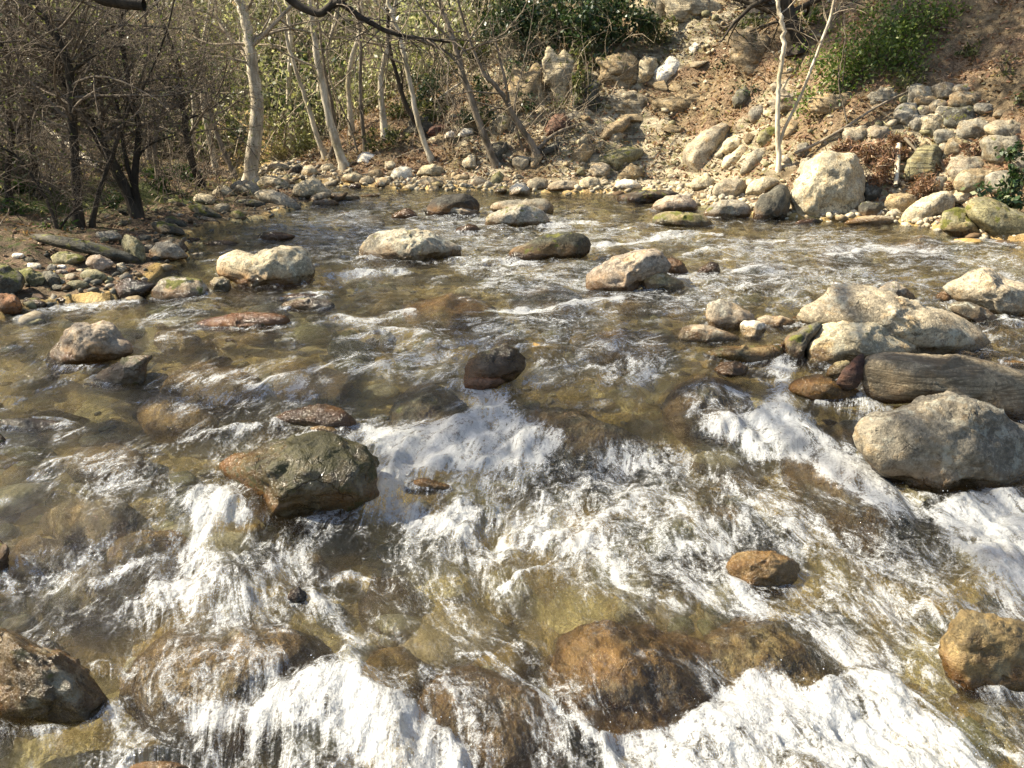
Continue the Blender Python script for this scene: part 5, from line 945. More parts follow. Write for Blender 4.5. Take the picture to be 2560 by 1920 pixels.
# a smooth skin over the stones: spread the tops outward with a falling apron
film = .010 + .010 * fbm(ac * 8, al_ * 4, 3.9, 3) 
skin = np.where(cover > 0, top + np.where(cover > .8, film, -.004 + film), -9)
pool = base - .02
sk = skin.copy()
for k in range(26):       # grow the apron (drop ~45 deg) from the stone's edge so the sheet leaves it smoothly
    dY = np.abs(np.gradient(Y, axis=0)) * 1.0; dX = np.abs(np.gradient(X, axis=1))
    g = np.maximum.reduce([np.roll(sk, 1, 0) - dY * 1.3, np.roll(sk, -1, 0) - dY * 1.3, np.roll(sk, 1, 1) - dX * 1.1, np.roll(sk, -1, 1) - dX * 1.1])
    sk = np.maximum(sk, g)
h1 = sk; kk = .022
wgt = np.clip(.5 + .5 * (h1 - Zw) / kk, 0, 1); Zs = Zw * (1 - wgt) + h1 * wgt + kk * wgt * (1 - wgt) * .9
Zs = np.where(sk > -5, Zs, Zw)
zz = blur(Zs, 2); Zs = np.where(sk > -5, zz + .0015 * fbm(ac * 40, al_ * 20, 3, 2), Zs)
over = np.clip((Zs - Zw) / .03, 0, 1)
print('water drape %.1fs' % (time.time() - tt0))
fc = np.stack([ac, al_ - .9 * (Zs - base), np.zeros_like(X)], -1)
foam = np.where(foam < .6, foam * (1 - .1 * over), foam)
foam_at = np.clip(.94 * (.6 * foam + .4 * blur(foam, 14)), 0, 1.2)
land = np.maximum(sdist(LPOLY, X, Y), sdist(RPOLY, X, Y)) > .5
Fw = gridfaces(*X.shape); keep = ~land.ravel()[Fw].all(1); Fw = Fw[keep]
wat = mesh_np('water', np.stack([X, Y, Zs], -1).reshape(-1, 3), Fw, M_WATER, {'foam': foam_at.ravel(), 'turb': np.clip(turb * (1 - .45 * over), 0, 1.2).ravel(), 'fc': fc.reshape(-1, 3)})
tag(wat, kind='structure')
# drops thrown off the white water
p_ = (foam_at > .72) & (Y > .9) & (Y < 9)
ij = np.argwhere(p_); w8 = 1.0 / np.maximum(Y[p_], 1) ** .5; ij = ij[rng.choice(len(ij), 800, p=w8 / w8.sum())]
U, F = ico(1); n = len(ij); c = np.stack([X[ij[:, 0], ij[:, 1]], Y[ij[:, 0], ij[:, 1]], Zs[ij[:, 0], ij[:, 1]]], -1) + np.stack([rng.normal(0, .02, n), rng.normal(0, .02, n), .008 + rng.exponential(.016, n)], -1)
s = rng.uniform(.0007, .0019, n) * (1 + .12 * c[:, 1])
V = U[None] * s[:, None, None] + c[:, None]; Fd = (F[None] + (np.arange(n) * len(U))[:, None, None]).reshape(-1, 3)
tdm = NT('spray_drop'); gp = tdm.n('BsdfPrincipled'); gp.inputs['Base Color'].default_value = (.85, .9, .95, 1); gp.inputs['Roughness'].default_value = .1; gp.inputs['Transmission Weight'].default_value = .5; M_DROP = tdm.done(gp.outputs[0])
tag(mesh_np('spray', V.reshape(-1, 3), Fd, M_DROP), kind='stuff')

# ================================================================== plants
def tubes(lst, sides=5):
    V, F, o = [], [], 0
    for P, rad in lst:
        P = np.asarray(P, float); rad = np.asarray(rad, float); n = len(P)
        T = np.gradient(P, axis=0); T /= np.maximum(np.linalg.norm(T, axis=1)[:, None], 1e-9)
        ref = np.array([0.31, 0.87, 0.38]); A = np.cross(T, ref); A /= np.maximum(np.linalg.norm(A, axis=1)[:, None], 1e-6); Bv = np.cross(T, A)
        k = sides if rad[0] > .012 else 3
        th = np.linspace(0, 2 * np.pi, k, endpoint=False)
        ring_ = P[:, None] + rad[:, None, None] * (np.cos(th)[None, :, None] * A[:, None] + np.sin(th)[None, :, None] * Bv[:, None])
        V.append(ring_.reshape(-1, 3)); i = np.arange(n * k).reshape(n, k) + o; j = np.roll(i, -1, 1)
        F.append(np.stack([i[:-1], j[:-1], j[1:], i[1:]], -1).reshape(-1, 4)); o += n * k
    return np.concatenate(V), np.concatenate(F)
def limb(r, p, d, L, r0, n=7, bend=.35, up=.15, r1=.25):
    P = [np.array(p, float)]; d = np.array(d, float); d /= np.linalg.norm(d); b = r.normal(size=3) * bend
    for i in range(n):
        d = d + (b + r.normal(size=3) * bend * .8) / n * 1.6 + np.array([0, 0, up]) / n; d /= np.linalg.norm(d); P.append(P[-1] + d * L / n)
    P = np.array(P); return P, r0 * np.linspace(1, r1, len(P))
def grow(r, p, d, L, r0, depth, kids, bend, up, out, spread=.9):
    P, rad = limb(r, p, d, L, r0, 7 if depth else 5, bend, up); out.append((P, rad))
    if depth <= 0: return
    for _ in range(kids):
        i = int(r.integers(2, len(P))); t = P[i] - P[i - 1]; t /= np.linalg.norm(t); q = t + r.normal(size=3) * spread
        grow(r, P[i], q, L * r.uniform(.35, .7), max(rad[i] * .6, .0016), depth - 1, kids, bend * 1.25, up, out, spread)
def leaves(r, C, size, flat=.0, narrow=.5):
    n = len(C); a = r.normal(size=(n, 3)); a /= np.linalg.norm(a, axis=1)[:, None]; b = r.normal(size=(n, 3)); b[:, 2] += 0; a[:, 2] *= (1 - flat); a /= np.linalg.norm(a, axis=1)[:, None]
    b = np.cross(a, b); b /= np.maximum(np.linalg.norm(b, axis=1)[:, None], 1e-6); b[:, 2] *= (1 - flat)
    s = size * r.uniform(.6, 1.3, n)[:, None]
    V = np.stack([C - a * s, C + b * s * narrow, C + a * s, C - b * s * narrow], 1)
    rn = np.repeat(r.random(n), 4)
    return V.reshape(-1, 3), np.arange(4 * n).reshape(n, 4), rn
def clump_points(r, c, rad, n, sub=9, tight=.30):
    k = max(int(sub), 1); u = r.normal(size=(k, 3)); u /= np.linalg.norm(u, axis=1)[:, None]; cc = u * (r.random(k) ** .45)[:, None]
    w = r.integers(0, k, n); q = cc[w] + r.normal(size=(n, 3)) * tight * r.uniform(.5, 1.2, k)[w][:, None]
    return np.array(c) + q * np.array(rad)
def pixplane(a, y0, drift=0.0, r=None, wob=0.0):
    """points seen at pixels a, standing in the upright plane y = y0 (+ drift along the way)"""
    n = len(a); yy = y0 + np.linspace(0, drift, n); d = ray(a[:, 0], a[:, 1]); t = yy / d[:, 1]
    return CAM + d * t[:, None], t
def smooth_path(P, m=5):
    n = len(P); t = np.arange(n); tt = np.linspace(0, n - 1, (n - 1) * m + 1); out = []
    for k in range(P.shape[1]): out.append(np.interp(tt, t, P[:, k]))
    Q = np.stack(out, 1)
    for _ in range(2): Q[1:-1] = .25 * Q[:-2] + .5 * Q[1:-1] + .25 * Q[2:]
    return Q
def tree(label, cat, crop, s, w0, w1, bark, drift=0., extend=3., nb=10, blen=1.2, kids=3, depth=2, seed=0, twigmat=None, name='tree', leaf=None, nleaf=0, lsize=.04, base_t=None, stems=(), bfrom=.35, up=.25, group=None, rootflare=1.35, bdir=None):
    r = np.random.default_rng(seed + 400); a = pts(crop, s)
    if base_t is None: t0, hp = hit(*a[0])
    else: t0 = base_t; hp = CAM + ray(*a[0]) * t0
    y0 = hp[1]; root = empty(name, hp)
    tag(root, label, cat, group)
    P, t = pixplane(a, y0, drift); P = smooth_path(P); P[0, 2] -= .08
    P += .012 * r.normal(size=P.shape) * np.linspace(0, 1, len(P))[:, None]
    sc_ = .5 * .4 * (CROPS[crop][2] / 2212.) * t.mean() / FPX; rad = np.linspace(w0, w1, len(P)) * sc_
    rad[:3] *= np.linspace(rootflare, 1.08, 3)
    if extend > 0:
        d = P[-1] - P[-4]; d[2] = max(d[2], .1); E, er = limb(r, P[-1], d, extend, rad[-1], 8, .25, .3, .3); P = np.vstack([P, E[1:]]); rad = np.r_[rad, er[1:]]
    knob = rad * (1 + .10 * fbm(np.arange(len(P)) * .7, seed + .5, 0, 2)); V, F = tubes([(P, knob)], 12)
    mesh_np('trunk', V, F, bark, parent=root)
    out = []; lows = []
    for ss, q0, q1 in stems:
        b = pts(crop, ss); Q, tq = pixplane(b, y0 + (drift * .3), drift * .3); Q = smooth_path(Q); rr = np.linspace(q0, q1, len(Q)) * sc_; 
        V, F = tubes([(Q, rr)], 8); mesh_np('branch', V, F, bark, parent=root)
        for _ in range(nb // 2 + 2):
            i = int(r.integers(len(Q) // 3, len(Q))); grow(r, Q[i], (r.normal(), r.normal() * .6, .5), blen * r.uniform(.4, .9), max(rr[i] * .35, .004), depth - 1, kids, .6, up, out)
    for _ in range(nb):
        i = int(r.integers(int(len(P) * bfrom), len(P))); d = np.array([r.normal(), r.normal() * .8, r.uniform(.1, .9)])
        if bdir is not None: d = d + np.array(bdir)
        grow(r, P[i], d, blen * r.uniform(.5, 1.2), max(rad[i] * r.uniform(.25, .5), .004), depth, kids, .6, up, out)
    if out:
        V, F = tubes(out, 5); mesh_np('twigs', V, F, twigmat or bark, parent=root)
    if nleaf and out:
        ends = np.array([o[0][-1] for o in out] + [o[0][len(o[0]) // 2] for o in out]); C = ends[r.integers(0, len(ends), nleaf)] + r.normal(size=(nleaf, 3)) * .09
        V, F, rn = leaves(r, C, lsize); mesh_np('crown', V, F, leaf, {'rnd': rn}, smooth=False, parent=root)
    LAND.append((a[0, 0], a[0, 1], None)) if False else None
    return root
def bush(label, crop, boxes, dens, size, mat, seed, name='shrub', cat='shrub', depthk=.6, lift=0., narrow=.5, stem=True, flat=0., stemmat=None, push=0., group=None, tight=.30, droop=0, kind=None):
    r = np.random.default_rng(seed + 900); Cs = []; sts = []; root = None
    for bx in boxes:
        (x0, y0), (x1, y1) = pts(crop, [bx[:2], bx[2:]]); cu, cv = (x0 + x1) / 2, (y0 + y1) / 2
        t, p = hit(cu, min(y1, 760) * .6 + cv * .4); m_ = t / FPX; t2 = t - .15 * (x1 - x0) * m_ - push
        c = CAM + ray(cu, cv) * t2; rx, rz = (x1 - x0) / 2 * m_, (y1 - y0) / 2 * m_
        n = int(6.5 * dens * (x1 - x0) * (y1 - y0) / 100 * (m_ * 50)); n = max(n, 60)
        Cs.append(clump_points(r, c + np.array([0, 0, lift]), (rx * 1.05, min(rx, rz * 1.5) * depthk, rz * 1.1), n, 6 + n / 90, tight))
        g = CAM + ray(cu, y1) * t; g[2] = Hq(g[0], g[1]) - .05
        if root is None: root = empty(name, (c[0], c[1], min(float(Hq(c[0], c[1])), c[2]))); tag(root, label, cat, group)
        st = []; sts.append(st)
        for _ in range(4):
            e = c + r.normal(size=3) * np.array([rx, .2 * rx, rz]) * .5; P = np.array([g, .5 * (g + e) + r.normal(size=3) * .08 * rx, e]); st.append((smooth_path(P, 3), np.linspace(.016, .006, 7)))
            grow(r, e, r.normal(size=3), rx * .8, .006, 1, 3, .6, .1, st)
    C = np.vstack(Cs)
    V, F, rn = leaves(r, C, size, flat, narrow)
    mesh_np('foliage', V, F, mat, {'rnd': rn}, smooth=False, parent=root)
    for st in sts if stem else []:
        V, F = tubes(st, 4); mesh_np('stem', V, F, stemmat or M_TWIG, parent=root)
    return root

# ---- the trees of the far bank, traced
tree("big pale smooth-barked tree at the end of the left beach, thickest pale trunk in view", 'tree', 'A', "1540,1135 1545,1000 1575,800 1585,640 1560,480 1545,330 1520,180 1490,60 1470,-40", 95, 48, M_PALEBARK, extend=3, nb=16, blen=2.0, kids=4, depth=2, seed=1, twigmat=M_DRYTWIG, rootflare=1.35)
tree("pale leaning tree with spreading root foot on the far bank", 'tree', 'A', "2120,1035 2085,940 2030,760 1980,520 1940,300 1915,100 1905,-40", 62, 26, M_PALEBARK, extend=3, nb=12, blen=1.4, kids=4, depth=2, seed=2, twigmat=M_DRYTWIG, rootflare=1.6)
tree("thin white tree leaning left between the big pale tree and the one with spreading roots", 'tree', 'A', "2005,975 1950,850 1890,640 1820,440 1770,280 1740,120 1700,0", 36, 14, M_PALEBARK, extend=2.5, nb=9, blen=1.3, kids=4, depth=2, seed=3, twigmat=M_DRYTWIG, base_t=None)
tree("short crooked grey stem rising beside the root foot of the pale leaning tree", 'tree', 'A', "2020,980 2050,900 2060,760 2020,560 1985,380 1960,150", 34, 14, M_GREYBARK, extend=2, nb=6, blen=1.0, seed=4, twigmat=M_DRYTWIG)
tree("straight slim upright tree between the two leaning pale trees of the far bank", 'tree', 'B', "282,925 265,820 255,700 248,500 250,280 240,100 235,-30", 30, 16, M_GREYBARK, extend=2.5, nb=8, blen=1.0, seed=5, twigmat=M_DRYTWIG)
tree("slender white tree curving left above the far bank rubble, forked near the top", 'tree', 'B', "690,990 640,880 590,700 565,560 530,400 500,260 470,160 430,60 415,-40", 38, 22, M_PALEBARK, extend=2.5, nb=9, blen=1.2, seed=6, twigmat=M_DRYTWIG, stems=[("445,105 390,60 340,10 310,-30", 14, 8)])
tree("dark trunk close behind the slender white tree", 'tree', 'B', "655,850 600,770 540,680 500,570 470,450 430,300 415,180", 34, 20, M_DARKBARK, extend=2.5, nb=8, blen=1.0, seed=7)
tree("leaning brown tree rising from a dark hollow at the middle of the far bank", 'tree', 'B', "1085,1025 1040,920 980,760 920,580 870,440 850,340 820,250 780,130 740,40 725,-30", 50, 24, M_GREYBARK, extend=2.5, nb=12, blen=1.4, seed=8, stems=[("840,280 760,200 680,130 600,20 580,-20", 18, 10), ("850,400 820,350 760,310 700,270", 12, 7)])
tree("curved brown tree bending to the left over the slope, rightmost of the far bank trees", 'tree', 'B', "1335,945 1300,880 1230,780 1170,680 1130,590 1060,510 1000,450 950,330", 46, 20, M_GREYBARK, extend=2, nb=10, blen=1.1, seed=9, stems=[("1165,650 1140,500 1110,380 1080,260 1040,120", 22, 10)])
tree("thin sapling behind the curved brown tree", 'tree', 'B', "1245,920 1210,800 1190,640 1230,480 1260,380 1280,250", 15, 6, M_GREYBARK, extend=1.2, nb=7, blen=.8, seed=10)
tree("very thin grey sapling left of the straight slim tree on the far bank", 'tree', 'B', "235,950 190,780 120,640 60,480 40,300", 13, 6, M_GREYBARK, extend=1.5, nb=6, blen=.8, seed=11, twigmat=M_DRYTWIG)
tree("forked pale sapling with two long stems rising from the right bank stones", 'tree', 'C', "703,1060 708,960 698,840 700,700 702,560 718,400 735,270 728,150 700,60 690,-40", 32, 22, M_PALEBARK, extend=2, nb=6, blen=1.0, seed=12, twigmat=M_DRYTWIG, stems=[("712,880 740,790 790,690 850,570 890,460 940,330 980,220 1020,120 1045,0 1060,-50", 20, 15), ("955,270 925,210 890,165 860,120", 7, 3), ("1020,130 1060,70 1080,10", 8, 4)], rootflare=1.5)
tree("thick dark trunk standing high on the slope behind the forked sapling", 'tree', 'C', "830,300 800,220 765,120 740,30 720,-60", 120, 82, M_DARKBARK, extend=3, nb=8, blen=1.5, seed=13, rootflare=1.5)
tree("grey trunk base at the top edge left of the thick dark trunk", 'tree', 'C', "565,60 562,20 560,-50", 112, 100, M_GREYBARK, extend=3, nb=6, blen=1.5, seed=14, rootflare=1.1)
tree("hair-thin bare sapling in the leaf litter right of the forked sapling", 'tree', 'C', "1130,770 1100,640 1068,520 1085,400 1110,250 1115,100", 9, 5, M_GREYBARK, extend=.8, nb=3, blen=.5, seed=15)
# crown of the thick dark tree: it shades the upper right of the slope
r = np.random.default_rng(91); root = [o for o in col.objects if o.get('label', '').startswith('thick dark trunk')][0]; q = []
while len(q) < 420:
    u, v = (r.uniform(820, 1060), r.uniform(-60, 105)) if r.random() < .68 else (r.uniform(740, 900), r.uniform(-60, 70))
    if u > 800 and v > 40 + .45 * (u - 800) and r.random() < .9: continue
    t, p = hit(u, v); q.append(p + sun_dir * r.uniform(4.5, 6.5) / sun_dir[2])
q = np.array(q); C = (q[:, None] + r.normal(size=(len(q), 24, 3)) * np.array([.19, .19, .13])).reshape(-1, 3); V, F, rn = leaves(r, C, .06, 0, .55); mesh_np('crown', V, F, M_HOLLY, {'rnd': rn}, smooth=False, parent=root)
tb_ = np.array(root.location) + np.array([-.6, -.3, 6.0]); out = []
for j in range(0, len(q), 6): m_ = .5 * (tb_ + q[j]) + r.normal(size=3) * .3; out.append((smooth_path(np.array([tb_, m_, q[j]]), 3), np.linspace(.05, .012, 7)))
V, F = tubes(out, 4); mesh_np('branch', V, F, M_DARKBARK, parent=root)
# ---- fallen sticks
def stick(label, crop, s, w0, w1, mat, name='fallen_branch', lift=.05, seed=0, t_at=None, nb=0):
    a = pts(crop, s); P = []; tm = []
    for q in a:
        t, p = hit(*q); P.append(p + np.array([0, -.05, lift])); tm.append(t)
    P = smooth_path(np.array(P)); r = np.random.default_rng(seed); sc_ = .5 * .4 * (CROPS[crop][2] / 2212.) * np.mean(tm) / FPX
    out = [(P, np.linspace(w0, w1, len(P)) * sc_)]
    for _ in range(nb): grow(r, P[int(r.integers(len(P) // 3, len(P)))], r.normal(size=3), .4, .006, 1, 2, .5, .2, out)
    V, F = tubes(out, 8); o = mesh_np(name, V, F, mat, loc=P[0]); tag(o, label, 'branch'); return o
stick("long thin brown stick lying slantwise on the leaf litter of the right slope", 'C', "790,985 880,950 1000,885 1120,815 1260,720 1380,655 1480,610", 22, 12, M_GREYBARK, lift=.10)
stick("broken upright stump of pale branch in the dead bracken", 'C', "1408,1165 1415,1080 1420,1000 1425,915", 26, 36, M_PALEBARK, name='branch_stub', lift=.06)
stick("grey forked stick slanting down through the dead bracken", 'C', "1458,905 1510,960 1555,1010 1610,1065", 20, 9, M_GREYBARK, lift=.12, nb=2)
stick("pale fallen trunk leaning in the left thicket, lit along its top", 'A', "240,785 330,880 440,970 560,1090 640,1150", 30, 34, M_PALEBARK, name='fallen_log', lift=.25)
stick("pale bare log lying on the slope left of the leaning brown tree", 'B', "740,640 800,590 870,540 900,520", 22, 12, M_PALEBARK, lift=.1)
stick("weathered grey driftwood pole low on the slope under the rotten stump", 'B', "1340,945 1400,880 1480,830 1600,790", 26, 18, M_GREYBARK, lift=.08)
stick("thin twig curling up from stones at the lower left edge of the bank", 'A', "20,1450 45,1400 80,1350 85,1300", 8, 5, M_GREYBARK, lift=.08)
# rotten stump
rock('stump', 'B', "1360,850 1400,760 1440,710 1500,700 1560,740 1540,790 1470,800 1420,860", (.20, .11, .07), "rotten red-brown stump with shredded roots on the middle slope", None, a=8, b=1, l=0, cat='stump')
rock('stump', 'B', "650,830 680,780 740,760 800,780 760,830 700,850", (.14, .06, .035), "small dark red root stump above the far ledge", None, a=8, b=1, l=0, cat='stump')

# ---- left thicket: dark many-stemmed bushes, their twigs filling the upper left
def thick(label, crop, s, w0, w1, seed, stems=(), nb=16, blen=1.5, bark=None, twig=None, ext=2.0, kids=5, leaf=60, name='bare_tree'):
    return tree(label, 'tree', crop, s, w0, w1, bark or M_DARKBARK, extend=ext, nb=int(nb * 1.7), blen=blen, kids=kids, depth=2, seed=seed, twigmat=twig or M_TWIG, stems=stems, name=name, leaf=M_OLIVE, nleaf=leaf * 5, lsize=.020, bfrom=.25, up=.1)
thick("mossy brown upright stem, leftmost big stem of the dark left thicket", 'A', "485,1400 470,1150 450,850 440,600 425,420 370,260 280,130 160,-20", 62, 34, 31, stems=[("430,450 520,380 640,300 760,280", 20, 8), ("400,330 300,300 160,250 0,260", 20, 10)], nb=20)
thick("thin brown stem crossing right of the mossy upright stem", 'A', "560,1400 600,1200 690,960 740,800 800,640 860,560", 34, 14, 32, nb=14)
thick("black many-stemmed bush with twisted limbs in the middle of the left thicket", 'A', "850,1340 760,1130 690,1000 610,850 540,730 440,620 370,480 340,350 220,200 120,-20", 70, 40, 33, stems=[("870,1330 820,1120 840,960 860,780 810,640 790,500 760,330 740,150 745,20", 44, 24), ("840,1200 790,1050 755,880 740,730 700,560 640,440", 30, 14), ("860,1330 840,1150 850,950 930,880 1080,830", 22, 8), ("540,740 480,560 470,400 560,250 700,160 800,40", 26, 12)], nb=26, blen=1.7, leaf=260)
thick("dark bush of arching twigs between the black bush and the big pale tree", 'A', "1240,1150 1180,1000 1150,850 1130,700 1110,560 1100,400 1050,250", 50, 22, 34, stems=[("1140,720 1060,560 980,480 880,380 740,280", 22, 10), ("1130,740 1240,700 1340,640 1420,560", 12, 5)], nb=26, blen=1.6, leaf=320)
thick("grey-brown slim tree left of the big pale tree, its stem partly hidden by twigs", 'A', "1450,1100 1390,960 1330,820 1280,640 1250,480 1230,330 1190,100", 34, 20, 35, nb=16, bark=M_GREYBARK, leaf=160)
thick("low bush of thin bare stems at the lower left, growing from the mossy stones", 'A', "355,1420 310,1280 230,1120 140,1000 60,930 -40,880", 22, 12, 36, stems=[("360,1420 420,1330 500,1260", 16, 10), ("350,1400 345,1300 300,1150 320,1000", 12, 6)], nb=16, blen=1.0, ext=.6)
thick("tangled dark bush cut by the left edge of the picture", 'A', "60,1250 40,1050 80,850 40,650 60,420 0,200", 40, 22, 37, stems=[("50,900 150,740 300,640 420,560", 20, 8), ("40,700 -40,560 -80,300", 20, 10)], nb=26, blen=1.6)
thick("dark bush at the far left with long shoots arching to the right", 'A', "230,1200 210,1000 170,800 200,600 130,420 60,160 20,-20", 40, 26, 38, stems=[("180,620 260,520 420,430 560,420 700,470", 16, 6), ("60,180 200,290 400,420 520,560", 22, 10)], nb=22, blen=1.6)
thick("brown coppiced bush behind the middle of the left thicket", 'A', "980,1120 950,950 960,780 930,600 900,420 880,200 900,0", 36, 20, 39, stems=[("960,800 1020,640 1040,420 1080,200", 18, 9)], nb=22, blen=1.5, bark=M_GREYBARK, twig=M_DRYTWIG, leaf=200)
r = np.random.default_rng(77)
for i, (u, v, lb) in enumerate([(20, 150, "slim background tree at the far left behind the thicket"), (62, 158, "slim background tree second from the left behind the thicket"), (108, 160, "slim background tree behind the mossy upright stem's top"), (150, 163, "slim grey background tree behind the black bush"), (190, 166, "slim background tree left of the big pale tree's neighbours"), (216, 168, "pale background tree just left of the big pale tree"), (292, 150, "slim far tree on the slope behind the thin white tree"), (318, 140, "slim far tree over the root-footed pale tree"), (352, 135, "pale far tree left of the straight slim tree"), (385, 138, "slim far tree high behind the slender white tree")]):
    x = u / .4069 / .4 ; y = v / .4069 / .4
    b = np.array([[u, v], [u + r.normal() * 6, v - 60], [u + r.normal() * 12, v - 110], [u + r.normal() * 18, v - 190]]) / .4
    tree(lb, 'tree', 'O', ' '.join('%f,%f' % tuple(q / (2560 / 2212.)) for q in b), 11 + 4 * r.random(), 7, M_PALEBARK if i > 3 else M_GREYBARK, extend=3, nb=14, blen=2.2, kids=4, depth=2, seed=50 + i, twigmat=M_DRYTWIG, base_t=None, group='slim trees behind the thicket', leaf=M_PALELEAF, nleaf=500, lsize=.05)

# ---- shrubs and foliage
bush("bright green leafy shrub sprawling over the right slope under the top edge", 'C', [(930, 300, 1380, 520), (1040, 180, 1480, 420), (1230, 40, 1640, 300), (820, 540, 1060, 690), (1380, 280, 1600, 470), (1480, 20, 1860, 170), (1000, 380, 1180, 620)], 10, .030, M_BRIGHT, 1, tight=.55)
bush("dark green glossy shrub at the right edge above the long dark mossy boulder", 'C', [(1950, 1120, 2212, 1270), (2080, 1040, 2230, 1160), (2060, 900, 2200, 1000)], 8, .040, M_HOLLY, 2, push=.35)
bush("small green sprig patch among the litter at the upper right", 'C', [(1960, 370, 2212, 470), (2080, 330, 2212, 400)], 2.5, .025, M_OLIVE, 3)
bush("little green seedlings on the slope left of the forked sapling", 'C', [(420, 470, 640, 610), (300, 370, 420, 440)], 2.4, .025, M_HOLLY, 4)
bush("holly crown hanging over the middle of the slope from the top edge", 'B', [(1360, -60, 1700, 200), (1500, 80, 1820, 300), (1600, -40, 1960, 180), (1880, 60, 2060, 220), (1420, 120, 1560, 260)], 11, .045, M_HOLLY, 5, push=.5, name='holly_tree', cat='tree')
bush("dark ivy column clinging to the rock under the hanging holly", 'B', [(1560, 240, 1700, 420), (1560, 400, 1660, 660)], 7, .040, M_OLIVE, 6, push=.2, name='ivy', cat='ivy')
bush("dark evergreen bush at the top edge behind the leaning brown tree", 'B', [(900, -60, 1160, 160), (1060, 0, 1340, 200), (940, 100, 1200, 260), (620, -60, 880, 90)], 10, .045, M_HOLLY, 7, push=.9)
bush("deep green bush behind the slender white tree halfway up the slope", 'B', [(560, 400, 820, 560), (600, 520, 760, 650), (350, 380, 520, 470)], 9, .042, M_HOLLY, 8, push=.4)
bush("grey-green low bush at the foot of the slope behind the slender white tree", 'B', [(400, 600, 560, 760), (600, 620, 800, 760), (480, 560, 640, 700)], 8, .036, M_OLIVE, 9)
bush("small evergreen bush right of the leaning brown tree's middle", 'B', [(920, 500, 1050, 660), (980, 640, 1080, 740), (820, 660, 960, 780)], 7, .038, M_HOLLY, 10, push=.3)
bush("loose evergreen sprays around the curved brown tree", 'B', [(1080, 180, 1340, 400), (1120, 380, 1330, 560), (1200, 560, 1320, 700)], 4.5, .036, M_HOLLY, 11, push=.3)
bush("low green plants on the slope around the ivy column's foot", 'B', [(1360, 580, 1540, 690), (1640, 600, 1760, 680), (1900, 570, 2020, 650)], 4, .030, M_OLIVE, 12)
bush("dark blue-green ivy thicket right behind the big pale tree", 'A', [(1610, 400, 1840, 600), (1600, 560, 1760, 740), (1680, 480, 1860, 680)], 11, .05, M_HOLLY, 13, push=.3)
bush("tall leafy bush filling the top between the big pale tree and the leaning pale trees", 'A', [(1560, 20, 1900, 260), (1600, 220, 1880, 420), (1860, 60, 2160, 300), (1940, 300, 2200, 560)], 6, .05, M_OLIVE, 14, push=.3)
bush("dark low evergreen left of the big pale tree's foot", 'A', [(1360, 780, 1530, 920), (1300, 680, 1480, 780)], 9, .045, M_HOLLY, 15, push=.3)
bush("light green bush behind the twigs left of the big pale tree", 'A', [(1280, 420, 1520, 620), (1320, 560, 1500, 700), (1180, 300, 1420, 480)], 6, .05, M_PALELEAF, 16)
bush("tuft of yellow-green grass hanging from the bank right of the big pale tree", 'A', [(1640, 720, 1800, 880), (1780, 780, 1920, 960), (1650, 860, 1780, 980)], 12, .07, M_GRASS, 17, narrow=.10, name='grass_tuft', cat='grass tuft', stem=False)
bush("mossy green tussock on the far bank under the thin white tree", 'A', [(1830, 830, 1950, 1000)], 12, .05, M_OLIVE, 18, narrow=.15, name='tussock', cat='grass tuft', stem=False)
bush("green fern clump in the shade at the foot of the dark left thicket", 'A', [(880, 990, 1050, 1110), (920, 1080, 1060, 1180), (1060, 1010, 1240, 1130)], 9, .06, M_FERN, 19, narrow=.22, name='fern', cat='fern')
bush("dark green ferns at the far left under the tangled bush", 'A', [(0, 1080, 180, 1200), (60, 960, 260, 1080), (-60, 900, 80, 1080)], 8, .07, M_FERN, 20, narrow=.22, name='fern', cat='fern')
bush("ivy-green undergrowth behind the black bush of the left thicket", 'A', [(560, 900, 800, 1060), (640, 760, 900, 900), (360, 560, 640, 760), (0, 380, 260, 620)], 7, .05, M_OLIVE, 21)
bush("low bright ferns between the thicket and the big pale tree", 'A', [(1100, 1040, 1260, 1140), (900, 880, 1060, 980)], 6, .05, M_FERN, 22, narrow=.25, name='fern', cat='fern')
BK = 1
bush("heap of dead rust-brown bracken hanging over the stones right of the great pale boulder", 'C', [(1030, 880, 1240, 975), (1180, 880, 1400, 1010), (1370, 820, 1560, 900), (1230, 1000, 1420, 1190), (1330, 900, 1500, 1000)], 22, .045, M_DEAD, 23, narrow=.2, name='dead_bracken', cat='bracken', stemmat=M_DRYTWIG, depthk=.45)
bush("smaller clump of dead bracken below the striped slab", 'C', [(1500, 1080, 1690, 1220), (1600, 1010, 1680, 1090), (1740, 1090, 1830, 1170)], 18, .042, M_DEAD, 24, narrow=.2, name='dead_bracken', cat='bracken', stemmat=M_DRYTWIG, depthk=.45)
bush("dead bracken tuft among the stacked boulders", 'C', [(1830, 870, 1965, 985), (1700, 950, 1760, 1030)], 14, .04, M_DEAD, 25, narrow=.2, name='dead_bracken', cat='bracken', stemmat=M_DRYTWIG, depthk=.45)
bush("wad of red-brown leaves caught at the left end of the huge long pale boulder", 'F', [(810, 540, 900, 650), (700, 740, 760, 800)], 5, .018, M_DEAD, 26, narrow=.4, name='leaf_wad', cat='leaves', stemmat=M_DRYTWIG, depthk=.4, push=.05)

